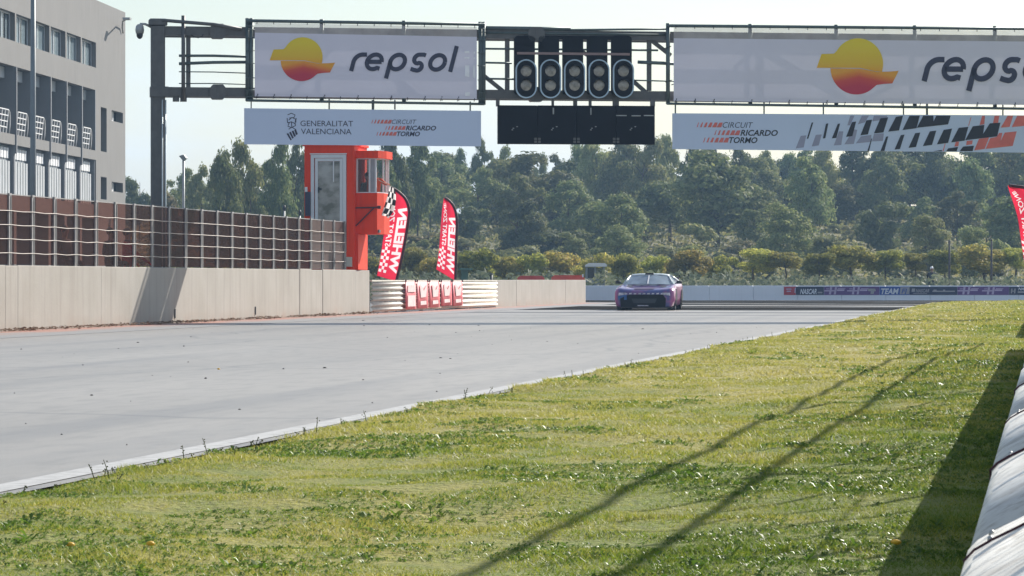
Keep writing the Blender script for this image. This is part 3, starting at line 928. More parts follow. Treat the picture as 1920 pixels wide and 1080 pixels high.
DARK = [[(-270,325),(-255,322),(-205,160),(-222,164)],[(-110,322),(-85,318),(-55,170),(-78,174)],
 [(-20,320),(25,315),(62,172),(40,175)],[(122,305),(185,297),(222,152),(180,158)],[(265,290),(340,280),(382,133),(325,140)],[(400,270),(495,260),(542,110),(465,120)],
 [(542,253),(650,240),(690,94),(620,105)],[(685,237),(825,218),(858,94),(755,94)],[(828,214),(1140,180),(1165,94),(1022,94),(995,150),(993,94),(892,94)],
 [(335,445),(352,443),(382,320),(374,322)],[(465,447),(505,445),(542,300),(522,303)],[(605,432),(660,426),(705,282),(668,288)],[(745,415),(820,405),(862,262),(812,268)],
 [(888,397),(980,385),(1022,242),(958,250)],[(1028,380),(1140,365),(1180,222),(1096,235)],[(1170,360),(1305,342),(1342,205),(1246,215)],
 [(1310,338),(1630,300),(1662,163),(1556,170),(1490,275),(1502,185),(1386,200)],[(990,449),(1075,449),(1080,435)],[(1120,449),(1225,449),(1240,405),(1140,420)],[(1255,448),(1385,447),(1398,393),(1290,402)]]
RED = [[(1340,200),(1349,190),(1372,110),(1366,110)],[(1455,187),(1502,178),(1508,95),(1480,95)],[(1588,172),(1640,163),(1652,94),(1605,94)],[(1665,213),(1755,205),(1790,94),(1735,94)],
 [(1775,208),(2140,170),(2170,94),(1830,94)],[(1085,449),(1095,449),(1115,372),(1108,372)],[(1203,402),(1242,398),(1250,352),(1217,355)],[(1320,388),(1380,378),(1386,340),(1327,345)],
 [(1400,440),(1505,425),(1550,310),(1448,325)],[(1515,425),(1785,395),(1825,250),(1705,262),(1665,345),(1682,265),(1650,265),(1625,305),(1560,318)]]
GREY = [[(0,390),(75,385),(95,250),(52,250)],[(105,380),(200,375),(235,235),(198,230)],[(220,370),(370,355),(376,285),(270,300)],[(380,350),(490,345),(500,270),(402,275)],
 [(135,190),(162,190),(206,94),(165,94)],[(240,180),(310,160),(350,94),(280,94)],[(385,150),(520,130),(535,94),(400,94)],[(-380,420),(-300,410),(-275,290),(-330,295)],[(-220,400),(-150,390),(-120,280),(-180,285)]]
b = MB()
for q in GREY: b.flat(zm(q), -.203, 0)
for q in RED: b.flat(zm(q), -.206, 1)
for q in DARK: b.flat(zm(q), -.209, 2)
b.build('stripe_print', [mt['grey_print'],mt['red_print'],mt['ink']], p2)
# hangers for panels and board
for px,y0,y1,r in ((470,190,206,.016),(616,190,206,.02),(698,192,206,.035),(739,192,206,.02),(880,195,209,.02),(1264,196,214,.02),(1430,196,214,.02),(1541,197,215,.02),(1691,198,216,.02),(1735,198,216,.03),(1877,200,218,.02)):
    gtube([(px,y0-4),(px,y1)],r,-.17,'hanger')

# ---- black board under the lights
bo = empty('black_display_board', GF.loc, GF.ang, 'wide switched-off black display board hung below the start lights', 'display board')
edges = [931,1005,1078,1152,1225]
for i in range(4):
    b = MB(); x0,x1 = edges[i],edges[i+1]
    b.bbox(gU(x0)+.004,gU(x1)-.004,-.24,-.10,gZ(x0,270.5+i*.3),gZ(x0,198+i*.3),0.012)
    m_ = b.build('display_module', mt['board'], bo)
    b = MB()
    for dx,dy in ((27,44),(29,41),(36,38)): b.box(gU(x0+dx)-.02,gU(x0+dx)+.02,-.250,-.24,gZ(x0,200+dy)-.010,gZ(x0,200+dy)+.010)
    b.build('screw', mt['galv'], m_)
    if i < 3:
        b = MB(); ux = gU(x1)
        for dz in (259,264.5):
            for s_ in (-1,1): b.box(ux+s_*.05-.035,ux+s_*.05+.035,-.262,-.245,gZ(x1,dz+4.2),gZ(x1,dz))
        b.build('latch', mt['steel'], m_)
b = MB()
for i,(x0,x1,yy) in enumerate(((1152,1172,217),(1181,1198,217.5),(1204,1222,217))):
    b.box(gU(x0),gU(x1),-.252,-.242,gZ(x0,yy+1.3),gZ(x0,yy-.6))
b.box(gU(1033.5),gU(1036),-.252,-.242,gZ(1034,215),gZ(1034,203)); b.box(gU(1104),gU(1106),-.252,-.242,gZ(1104,216),gZ(1104,203))
b.build('tape_strip', mt['galv'], bo)
for px,w_ in ((932,.09),(1035,.06),(1077,.10),(1105,.07),(1153,.16),(1222,.12)):
    b = MB(); b.box(gU(px)-w_/2,gU(px)+w_/2,-.16,-.08,gZ(px,200),gZ(px,183)); b.build('hanger', mt['steel'], bo)

# ---- five start lights
names = ['first start light from the crested sign panel side, paired round lamps','second start light, between the outermost and the middle one, lower lamp pale','middle start light of the row of five above the black board','fourth start light, next to the last, both round lamps pale','last start light of the row, beside the longer banner, upper lamp glinting']
for i,px in enumerate((981.5,1027,1072,1117.5,1163)):
    uc = gU(px); zc = gZ(px,149.5)
    o = empty('start_light', GF.loc, GF.ang, names[i], 'start light', 'five start lights on the gantry')
    # tall back board with rounded top
    w_ = 19.5/PXM; zb_ = gZ(px,178); zt_ = gZ(px,68)
    b = MB(); b.prism([(uc-w_+.03,zb_),(uc+w_-.03,zb_)]+[(uc+w_,zb_+.05)]+arc(uc+w_-.10,zt_-.10,.10,0,90,6)+arc(uc-w_+.10,zt_-.10,.10,90,180,6)+[(uc-w_,zb_+.05)], -.20,-.10)
    b.build('back_board', mt['board'], o)
    hw, hh = 20.0/PXM, 36.5/PXM
    pill = lambda g: arc(uc,zc+hh-hw,hw-g,0,180,14)+arc(uc,zc-hh+hw,hw-g,180,360,14)
    b = MB(); b.prism(pill(0.012),-.46,-.205); h_ = b.build('housing', mt['board'], o)
    b = MB(); pl_ = pill(0.0); n = len(pl_); pi_ = pill(0.034)
    for pp,yy in ((pl_,-.485),(pi_,-.485),(pl_,-.43),(pi_,-.43)): b.v += [(p[0],yy,p[1]) for p in pp]
    for k in range(n):
        j = (k+1)%n
        for f in ((k,j,n+j,n+k),(k,2*n+k,2*n+j,j),(n+k,n+j,3*n+j,3*n+k)): b.f.append(list(f)); b.m.append(0); b.sm.append(False)
    b.build('rim', mt['rim'], o)
    for s_,yy in ((0,135),(1,161.5)):
        zl = gZ(px,yy); r_ = 10.4/PXM
        b = MB()
        for k in range(4):
            rr = r_*math.cos(k*PI/8); yo = -.468-.028*math.sin(k*PI/8)
            b.v += [(uc+rr*math.cos(2*PI*j/20),yo,zl+rr*math.sin(2*PI*j/20)) for j in range(20)]
        b.v.append((uc,-.498,zl))
        for k in range(3):
            for j in range(20): b.f.append([k*20+j,k*20+(j+1)%20,(k+1)*20+(j+1)%20,(k+1)*20+j]); b.m.append(0); b.sm.append(True)
        for j in range(20): b.f.append([60+j,60+(j+1)%20,80]); b.m.append(0); b.sm.append(True)
        l_ = b.build('lens', mt['lens'], o)
        b = MB(); q = arc(uc,zl,r_+.008,20,160,10); q2 = arc(uc,zl,r_+.002,160,20,10)
        b.prism(q+q2,-.56,-.462); b.build('visor', mt['board'], l_)
b = MB(); b.box(gU(967),gU(1178),-.235,-.205,gZ(1072,104),gZ(1072,99.5)); b.build('light_rail', M('pinkish_bar',(0.30,0.20,0.19),0.6), ga)
b = MB(); b.box(gU(980),gU(1170),-.19,-.10,gZ(1072,74.5),gZ(1072,68)); b.build('light_rail', mt['board'], ga)

# ---- camera on the post
sc_ = empty('security_camera', GF.loc, GF.ang, 'hanging dome security camera on an arm atop the gantry post', 'camera')
u_ = gU(262); 
b = MB(); b.tube([GF.P(286,52,0),GF.P(272,45,0),GF.P(262,45,0)],0.035,6); b.build('arm', mt['galv'], sc_)
z1 = gZ(262,49); z0 = gZ(262,63)
b = MB(); b.tube([(u_,0,z1+.05),(u_,0,z1),(u_,0,(z0+z1)/2),(u_,0,z0)],[.05,.10,.115,.10],12); b.build('housing', mt['galv'], sc_)
b = MB(); b.ell((u_,0,z0-.03),(.085,.085,.11),12,8); b.build('dome', mt['black'], sc_)
# ------------------------------------------------------------------ people
def cloth_mat(name, legs, top, zsplit, zneck, hairc=(0.02,0.016,0.014), zhair=None):
    t = NT(name); sep = t.node('ShaderNodeSeparateXYZ'); t.l.new(t.obj, sep.inputs[0])
    def step(z): return t.math('GREATER_THAN', sep.outputs['Z'], z)
    c = t.mixc(step(zsplit), legs, top)
    c = t.mixc(step(zneck), c, (0.42,0.25,0.18))
    c = t.mixc(0.25, c, t.mixc(t.noise(8,4,t.obj), (0,0,0), tuple(min(1,x*1.6) for x in top)))
    t.l.new(c, t.b.inputs['Base Color']); t.b.inputs['Roughness'].default_value = 0.8
    return t.m

def person(label, loc, rz, top, legs, pose='stand', arm=None, hat=None, group=None):
    """one continuous skinned figure; arm = (elbow, wrist) of the right arm when it reaches out"""
    sit = pose == 'sit'
    o = empty('person', loc, rz, label, 'person', group)
    zp = 0.52 if sit else 0.95
    J = {}
    V = []; E = []; R = []
    def j(n, p, r, par=None):
        J[n] = len(V); V.append(p); R.append(r)
        if par: E.append((J[par], J[n]))
    j('pelvis',(0,0,zp),(.16,.12)); j('waist',(0,0,zp+.16),(.145,.10),'pelvis'); j('chest',(0,-.01,zp+.36),(.165,.115),'waist')
    j('neck0',(0,0,zp+.50),(.085,.075),'chest'); j('neck',(0,-.01,zp+.56),(.055,.055),'neck0')
    j('jaw',(0,-.03,zp+.62),(.065,.08),'neck'); j('head',(0,-.025,zp+.70),(.078,.097),'jaw'); j('crown',(0,-.015,zp+.78),(.055,.07),'head')
    for s in (-1,1):
        q = 'L' if s > 0 else 'R'
        j('sh'+q,(s*.18,0,zp+.46),(.068,.068),'chest')
        el, wr = (s*.23,.03,zp+.20),(s*.22,-.14,zp+.02)
        if arm and q == arm[0]: el, wr = arm[1], arm[2]
        j('el'+q,el,(.048,.048),'sh'+q); j('wr'+q,wr,(.034,.034),'el'+q)
        d = (Vector(wr)-Vector(el)).normalized()
        pl = Vector(wr)+d*.08; j('palm'+q,tuple(pl),(.036,.022),'wr'+q)
        side = d.cross(Vector((0,0,1)))
        if side.length < .1: side = Vector((1,0,0))
        side.normalize()
        for k,(off,L) in enumerate(((-.03,.06),(-.01,.075),(.01,.07),(.03,.05))):
            b0 = pl+side*off+d*.025; j(f'f{q}{k}a',tuple(b0),(.010,.010),'palm'+q); j(f'f{q}{k}b',tuple(b0+d*L*.6+Vector((0,0,-.015))),(.008,.008),f'f{q}{k}a')
        th = Vector(wr)+d*.03+side*.045; j(f'th{q}',tuple(th+d*.03),(.010,.010),'wr'+q)
        j('hip'+q,(s*.09,0,zp-.04),(.095,.095),'pelvis')
        if sit:
            j('kn'+q,(s*.12,-.42,zp-.02),(.065,.065),'hip'+q); j('an'+q,(s*.12,-.40,.09),(.042,.042),'kn'+q); j('toe'+q,(s*.13,-.56,.04),(.04,.03),'an'+q)
        else:
            j('kn'+q,(s*.10,-.02,.50),(.062,.062),'hip'+q); j('an'+q,(s*.11,.02,.09),(.042,.042),'kn'+q); j('toe'+q,(s*.13,-.13,.04),(.042,.032),'an'+q)
    me = bpy.data.meshes.new('body'); me.from_pydata(V,E,[]); me.update()
    me.materials.append(cloth_mat('clothing', legs, top, zp+.02, zp+.52))
    b = link(me,'body',o)
    md = b.modifiers.new('skin','SKIN'); sk = me.skin_vertices[0].data
    for i,r in enumerate(R): sk[i].radius = r
    sk[0].use_root = True
    md.use_smooth_shade = True
    b.modifiers.new('sub','SUBSURF').levels = 1; b.modifiers['sub'].render_levels = 1
    zh = zp+.72
    h = MB(); h.ell((0,.0,zh+.02),(.092,.108,.10),12,7); h.build('hair' if not hat else 'cap', mt['hair'] if not hat else hat, o)
    if hat:
        h = MB(); h.prism([(-.075,-.08),(.075,-.08),(.06,-.17),(-.06,-.17)],zh+.0,zh+.02,axis='z'); h.build('peak', hat, o)
    f = MB()
    f.tube([(0,-.115,zh),(0,-.145,zh-.04),(0,-.11,zh-.05)],.012,5); f.build('nose', mt['skin'], o)
    for s in (-1,1):
        f = MB(); f.ell((s*.032,-.108,zh+.0),(.013,.008,.009),6,4); f.build('eye', mt['ink'], o)
        f = MB(); f.ell((s*.088,.0,zh-.02),(.012,.02,.032),6,4); f.build('ear', mt['skin'], o)
    f = MB(); f.ell((0,-.106,zh-.085),(.025,.008,.007),6,4); f.build('mouth', M('lips',(.3,.1,.09),.5), o)
    return o

BLK = (0.02,0.02,0.024)
# pit crew behind the smoked fence: they stand on the pit-wall step (0.95 m)
st_ = empty('pit_wall_step', (-22.4, 52, 0), 0, 'concrete step behind the pit wall carrying the crew stools', 'platform')
b = MB(); b.box(-0.55,0.85,0,62,0,0.95); b.build('step_block', mt['concrete'], st_)
for px,lab in ((120,'seated person in dark clothes seen through the second clear fence panel'),(207,'seated person in dark clothes behind the fence, nearer to the one in red')):
    X = -22.1; yv = y_at(px,X)
    person(lab,(X,yv,0.95),-0.4-PI/2 if False else 1.2,BLK,BLK,'sit')
    so = empty('stool',(X,yv+.02,0.95),0,'dark stool under the person seen through the '+('second clear panel' if px==120 else 'panel nearer to the one in red'),'stool')
    b = MB(); b.box(-.18,.18,-.18,.18,.36,.41); b.build('seat', mt['black'], so)
    for sx in (-1,1):
        for sy in (-1,1):
            b = MB(); b.bar((sx*.15,sy*.15,0),(sx*.15,sy*.15,.36),.03); b.build('leg', mt['steel'], so)
X = -21.75; yv = y_at(238,X)
person('person in red clothing leaning on the wall behind the fence, beside the gantry post',(X,yv,0.95-.45),1.5,(0.85,0.02,0.03),(0.85,0.02,0.03),'stand',('R',(.05,-.30,1.12),(.12,-.45,1.0)))

# ------------------------------------------------------------------ marshal tower
TX0, TX1, TY0, TY1 = -22.62, -21.06, 109.9, 112.0
tz = lambda py: ZH(py, 112.2)
tw = empty('marshal_tower', (TX0,TY0,0), 0, 'orange marshal tower with a white glass door and an overhanging lookout bay', 'tower')
w_ = TX1-TX0; dp = TY1-TY0
sx = lambda px: (px-571)*w_/97.0
zt = tz(274)
b = MB()
zd0, zd1 = 1.9, tz(290)
b.box(0,sx(583),0,.10,0,zt-.0)                        # left jamb
b.box(sx(653),w_,0,.12,0,zt)                          # right column
b.box(sx(583),sx(653),0,.10,zd1,zt)                   # lintel
b.box(sx(583),sx(653),0,.10,0,zd0)                    # below the door
b.box(0,.10,.10,dp,0,zt); b.box(.10,w_-.10,dp-.1,dp,0,zt)
b.box(w_-.10,w_,.12,dp,0,tz(437)); b.box(w_-.10,w_,.12,dp,tz(283),zt)
b.box(w_-.10,w_,.12,.30,tz(437),tz(283)); b.box(w_-.10,w_,1.75,dp,tz(437),tz(283))
b.build('wall', mt['orange'], tw)
b = MB(); b.box(-.05,w_+.05,-.05,dp+.05,zt,zt+.07); b.build('roof', mt['orange'], tw)
b = MB(); b.box(.1,w_-.1,.1,dp-.1,2.38,2.44); b.build('floor', mt['steel'], tw)
# door
d_ = None
b = MB(); x0,x1 = sx(583)+.01, sx(653)-.01
def fr_(mb,x0,x1,z0,z1,t_,y0,y1):
    mb.box(x0,x1,y0,y1,z1-t_,z1); mb.box(x0,x1,y0,y1,z0,z0+t_); mb.box(x0,x0+t_,y0,y1,z0+t_,z1-t_); mb.box(x1-t_,x1,y0,y1,z0+t_,z1-t_)
fr_(b,x0,x1,zd0+.01,zd1-.01,.10,-.03,.06)
d_ = b.build('door', mt['frame'], tw)
b = MB(); fr_(b,x0+.13,x1-.11,zd0+.12,zd1-.12,.09,-.01,.05); b.build('door_leaf', mt['frame'], d_)
t = NT('door_glass_painted_reflections'); t.b.inputs['Roughness'].default_value = 0.03
c = t.ramp(t.noise(2.2,5,t.obj,stretch=(1,1,1.3)), [(0.38,(0.10,0.11,0.10)),(0.5,(0.26,0.26,0.25)),(0.66,(0.38,0.38,0.37))])  # soft reflections painted into the pane colour as mottled greys
t.l.new(c,t.b.inputs['Base Color']); mt['doorglass'] = t.m
b = MB(); b.box(x0+.225,x1-.205,.01,.03,zd0+.215,zd1-.215); b.build('pane', mt['doorglass'], d_)
b = MB(); b.box(sx(598),sx(604),-.06,-.012,tz(357),tz(353)); b.box(sx(598),sx(600),-.04,-.012,tz(362),tz(351)); b.build('handle', mt['black'], d_)
b = MB(); b.box(sx(582),sx(654),-.045,-.031,zd1,zd1+.03); b.build('door_trim', mt['white'], tw)
b = MB(); b.bar((sx(628),-.02,tz(342)),(sx(628),-.02,tz(303)),.03); b.build('glazing_bar', mt['white'], d_)
b = MB(); b.box(sx(573),sx(583)-.0,-.07,-.002,tz(405),tz(360)); b.build('dark_cover', mt['navy'], tw)
b = MB(); b.box(sx(572),sx(577),-.03,-.002,tz(360),tz(351)); b.build('label_plate', mt['white'], tw)
b = MB(); b.box(sx(653.5),sx(664),-.09,-.002,tz(500),tz(482)); b.build('junction_box', M('box_beige',(.50,.45,.38),.6), tw)
# lookout bay on the track side
bx0, bx1 = w_, w_+0.72
by0, by1 = .28, 1.77
zb, zs, zw, ze = tz(439), tz(362), tz(297), tz(283)
ch = .16
poly = [(bx0,by0),(bx1-.06,by0),(bx1+.06,by0+.55),(bx1+.06,by1),(bx0,by1)]
b = MB(); b.prism(poly,zb,zs,axis='z'); b.build('bay_wall', mt['orange'], tw)
ev = [(bx0,by0-.07),(bx1-.02,by0-.07),(bx1+.14,by0+.52),(bx1+.14,by1+.05),(bx0,by1+.05)]
b = MB(); b.prism(ev,zw,ze,axis='z'); b.build('bay_roof', mt['orange'], tw)
b = MB()
def post3(x,y,t_=.05): b.box(x-t_/2,x+t_/2,y-t_/2,y+t_/2,zs+.03,zw-.03)
for (x,y) in ((bx0+.03,by0+.03),(bx0+.42,by0+.03),(bx1-.11,by0+.04),(bx1+.025,by0+.57),(bx1+.02,by1-.04),(bx1+.02,by0+1.1)): post3(x,y)
for z0 in (zs,zw-.03):
    b.box(bx0,bx1-.08,by0+.01,by0+.06,z0,z0+.03); b.bar((bx1-.09,by0+.05,z0+.015),(bx1+.03,by0+.56,z0+.015),.04,.03); b.bar((bx1+.02,by0+.58,z0+.015),(bx1+.02,by1-.02,z0+.015),.04,.03)
wf = b.build('bay_window', mt['frame'], tw)
b = MB(); b.box(bx0+.05,bx0+.40,by0+.03,by0+.038,zs+.03,zw-.03); b.build('pane', mt['glass'], wf)
b = MB(); b.box(bx0+.45,bx1-.13,by0+.03,by0+.045,zs+.03,zw-.03); b.build('solid_panel', M('grey_panel',(.30,.30,.32),.5), wf)
b = MB(); b.bar((bx0+.0,by0-.05,tz(390)),(bx1+.03,by0-.05,tz(389)),.04); b.bar((bx0,by0-.05,tz(424)),(bx1-.15,by0-.05,tz(390)),.035); b.box(bx1-.04,bx1+.06,by0-.08,by0,tz(392),tz(386)); b.build('bracket', mt['hose'], tw)
b = MB(); b.prism([(bx0,.12),(bx0+.10,.12),(bx0+.02,dp),(bx0,dp)],1.37,zb-.01,axis='z'); b.build('buttress', mt['orange'], tw)
b = MB(); b.box(w_-.30,w_+.30,.30,.9,zt+.07,zt+.12) ; b.build('roof_hatch', M('sunlit_hatch',(.6,.32,.27),.6), tw)
# people in the bay
pz = tz(362)-1.0
person('marshal in orange leaning out of the tower lookout with a flag',(TX0+bx1-.20,TY0+by0+.42,pz),0.25,(0.70,0.09,0.02),(0.05,0.05,0.08),'stand',('L',(.30,-.16,1.28),(.36,-.42,1.26)))
person('dark-haired person standing inside the tower lookout beside the marshal',(TX0+bx0+.22,TY0+by0+.75,pz-.12),-.3,(0.10,0.08,0.12),(0.03,0.03,0.04))
b = MB(); b.box(w_-.1,bx1,by0+.05,by1-.05,pz-.22,pz-.13); b.build('bay_floor', mt['steel'], tw)

# chequered flag on its stick
FF = Fr(690, 111.2, 760, 111.2)
cf = empty('chequered_flag', FF.loc, FF.ang, 'drooping black and white chequered flag on a stick held out from the tower', 'flag')
b = MB(); b.tube([FF.P(709,337),FF.P(741,353.5)],.011,6); b.build('stick', M('pale_wood',(.6,.5,.38),.6), cf)
t = NT('chequer_cloth'); ck = t.node('ShaderNodeTexChecker'); ck.inputs['Scale'].default_value = 1.0
uvn = t.node('ShaderNodeUVMap'); t.l.new(uvn.outputs[0], ck.inputs['Vector'])
ck.inputs['Color1'].default_value = (.88,.86,.84,1); ck.inputs['Color2'].default_value = (.012,.012,.014,1)
t.l.new(ck.outputs['Color'], t.b.inputs['Base Color']); t.b.inputs['Roughness'].default_value = .8
tr_ = t.node('ShaderNodeBsdfTranslucent'); t.l.new(ck.outputs['Color'], tr_.inputs['Color'])
mx = t.node('ShaderNodeMixShader'); mx.inputs[0].default_value = .5
t.l.new(t.b.outputs[0], mx.inputs[1]); t.l.new(tr_.outputs[0], mx.inputs[2]); t.l.new(mx.outputs[0], t.out.inputs['Surface'])
b = MB(); nu,nv = 14,20; uv = []
for j_ in range(nv+1):
    for i_ in range(nu+1):
        a,c_ = i_/nu, j_/nv
        px0 = 741-(741-731)*a; py0 = 353-(353-348.5)*a
        # hangs down and gathers, drifting left at the tip
        px = px0 + (-2.0*c_-13*c_**2.4)*(1-.2*a) - (a-.5)*16*c_*(1-.5*c_) + 2.2*math.sin(a*9+c_*4)*c_
        py = py0 + 62*c_*(1-.13*a) - 6*c_**3*(1-a)
        p = FF.P(px,py, .09*math.sin(a*8+c_*3.0)*c_)
        b.v.append(p); uv.append((a*3.6+.01,c_*5.4+.01))
for j_ in range(nv):
    for i_ in range(nu):
        k = j_*(nu+1)+i_; b.f.append([k,k+1,k+nu+2,k+nu+1]); b.m.append(0); b.sm.append(True)
fl = b.build('cloth', t.m, cf)
ul = fl.data.uv_layers.new(name='UVMap')
for lp_ in fl.data.loops: ul.data[lp_.index].uv = uv[lp_.vertex_index]

# ------------------------------------------------------------------ feather flags (seen from behind, so their print is mirrored)
def smooth_line(pts, n=8):
    out = []
    P_ = [Vector(p) for p in pts]; k = len(P_)
    for i in range(k-1):
        p0,p1,p2,p3 = P_[max(i-1,0)],P_[i],P_[i+1],P_[min(i+2,k-1)]
        for q in range(n):
            t_ = q/n
            out.append(0.5*((2*p1)+(p2-p0)*t_+(2*p0-5*p1+4*p2-p3)*t_*t_+(3*p1-p0-3*p2+p3)*t_**3))
    out.append(P_[-1]); return out

def feather(label, d, pole, left, words, checks=True):
    """pole / left: pixel polylines from bottom to top (pole) and top to bottom (left edge)"""
    pxm = pole[0][0]
    fr = Fr(pxm-40, d, pxm+40, d)
    o = empty('feather_flag', fr.loc, fr.ang, label, 'flag', 'red feather flags beside the track')
    ps = smooth_line(pole, 8); ls = smooth_line(list(reversed(left)), 8)
    def along(line, t_):
        L = [0]
        for a,c_ in zip(line[:-1],line[1:]): L.append(L[-1]+(c_-a).length)
        s_ = t_*L[-1]
        for i in range(len(L)-1):
            if s_ <= L[i+1]+1e-9:
                f_ = (s_-L[i])/max(L[i+1]-L[i],1e-9); return line[i].lerp(line[i+1],f_)
        return line[-1]
    nu,nv = 44,190
    def pt(a,c_,off=0.0):
        q = along(ps,c_).lerp(along(ls,c_),a)
        v = 0.07*math.sin(a*5+c_*9)*a + off
        return fr.P(q.x,q.y,v)
    # which cells of the sheet carry the white print (words run bottom to top, mirrored)
    A_,C_ = np.meshgrid((np.arange(nu)+.5)/nu,(np.arange(nv)+.5)/nv)
    hit = np.zeros(A_.shape,bool)
    for body,a0,a1,c0,c1,bold in words:
        tm = MB(); tm.text(body,0,0,1.0,0,0,bold=bold)
        V2 = np.array([(v[0],v[2]) for v in tm.v]); lo = V2.min(0); hi = V2.max(0)
        U = (C_-c0)/(c1-c0)*(hi[0]-lo[0])+lo[0]; Vv = (A_-a0)/(a1-a0)*(hi[1]-lo[1])+lo[1]
        for f in tm.f:
            pg = V2[f]; ins = np.zeros(A_.shape,bool)
            for q in range(len(pg)):
                x1_,y1_ = pg[q]; x2_,y2_ = pg[q-1]
                if y1_ == y2_: continue
                ins ^= ((y1_ > Vv) != (y2_ > Vv)) & (U < (x2_-x1_)*(Vv-y1_)/(y2_-y1_)+x1_)
            hit |= ins
    if checks:
        ii = np.floor((A_-.60)/.125).astype(int); jj = np.floor((C_-.05)/.036).astype(int)
        hit |= (A_ > .60) & (A_ < .97) & (C_ > .05) & (C_ < .05+.036*8) & ((ii+jj)%2 == 0)
    grid = [pt(i_/nu,j_/nv) for j_ in range(nv+1) for i_ in range(nu+1)]
    for nm,mk,want in (('cloth','flagred',False),('lettering','flagwhite',True)):
        b = MB(); ix = {}
        for j_ in range(nv):
            for i_ in range(nu):
                if bool(hit[j_,i_]) != want: continue
                k = j_*(nu+1)+i_; fc = []
                for q in (k,k+nu+1,k+nu+2,k+1):
                    if q not in ix: ix[q] = len(b.v); b.v.append(grid[q])
                    fc.append(ix[q])
                b.f.append(fc); b.m.append(0); b.sm.append(True)
        b.build(nm, mt[mk], o)
    b = MB(); pp = [fr.P(q.x+1.0,q.y,0.0) for q in ps]
    b.tube(pp,[.045]*len(pp),8); b.build('pole_sleeve', mt['hose'], o)
    b = MB(); x_,_,z_ = fr.P(ps[0].x+1,ps[0].y); b.tube([(x_,0,0),(x_,0,z_+.1)],.022,8); b.build('pole', mt['black'], o)
    b = MB(); b.box(x_-.25,x_+.25,-.03,.03,0.01,.04); b.box(x_-.03,x_+.03,-.25,.25,0.04,.06); b.build('foot', mt['steel'], o)
    return o
WORDS = [('WHELEN',.50,.06,.06,.72,.045),('START ZONE',.86,.62,.36,.92,.02)]
feather('larger red feather flag leaning beside the orange tower, chequered flag draped over it',121,
   [(742,527),(751,490),(759,450),(765,412),(766,392),(760,374),(749,362),(736,353)],
   [(735,353),(730,375),(724,410),(718,450),(712,490),(707,517)], [('WHELEN',.50,.06,.07,.74,.045),('START ZONE',.88,.62,.34,.84,.02)])
feather('smaller upright red feather flag between the tower and the race car',133,
   [(853,526),(854,490),(855,450),(856,420),(854,400),(849,386),(842,377),(833,371)],
   [(832,371),(829,395),(826,430),(823,470),(818,505)], WORDS)
feather('red feather flag cut off by the right picture edge',105,
   [(1946,540),(1950,490),(1953,440),(1952,405),(1948,380),(1939,362),(1921,352),(1891,348)],
   [(1890,348),(1898,375),(1908,410),(1915,450),(1920,495)], [('WHELEN',.50,.08,.10,.66,.045),('START ZONE',.84,.62,.30,.90,.02)])

# ------------------------------------------------------------------ layered guardrail between the walls
GX = -21.0
ya, yb = y_at(695,GX), y_at(930,GX)
def wprof(zc, h, dep, n=16, base=0.0):
    """W-beam: (x,z) profile, two humps towards +x"""
    return [(base+dep*(0.5-0.5*math.cos(2*PI*2*(i/n))), zc-h/2+h*i/n) for i in range(n+1)]
def wbeam(mb, zc, h, dep, y0, y1, m=0, th=.01, base=0.0):
    pr = wprof(zc,h,dep,16,base); n = len(pr)
    vs = [(x,y0,z) for x,z in pr]+[(x,y1,z) for x,z in pr]+[(x-th,y0,z) for x,z in pr]+[(x-th,y1,z) for x,z in pr]
    fs = []
    for i in range(n-1):
        fs.append((i,n+i,n+i+1,i+1)); fs.append((2*n+i,2*n+i+1,3*n+i+1,3*n+i)); fs.append((i,i+1,2*n+i+1,2*n+i)); fs.append((n+i,3*n+i,3*n+i+1,n+i+1))
    fs += [(0,2*n,3*n,n),(n-1,2*n-1,4*n-1,3*n-1)]
    mb.add(vs,fs,m,True)
gr = empty('layered_guardrail', (GX,ya,0), 0, 'cream painted triple guardrail between the two concrete walls, hung with red panels', 'guardrail')
Lg = yb-ya
for k,zc in enumerate((.19,.52,.85)):
    ns = 2
    for q in range(ns):
        b = MB(); wbeam(b,zc,.30,.08,Lg*q/ns+.003,Lg*(q+1)/ns+(.10 if q<ns-1 else 0),base=.0); b.build('rail',mt['cream'],gr)
for q in range(9):
    b = MB(); yy = Lg*q/8; b.box(-.16,-.03,yy-.05 if q else .0,yy+.05 if q<8 else yy,0,1.0); b.build('post',mt['galv'],gr)
b = MB(); b.box(-.14,.05,-.02,Lg,1.005,1.05); b.build('top_cap',mt['cream'],gr)
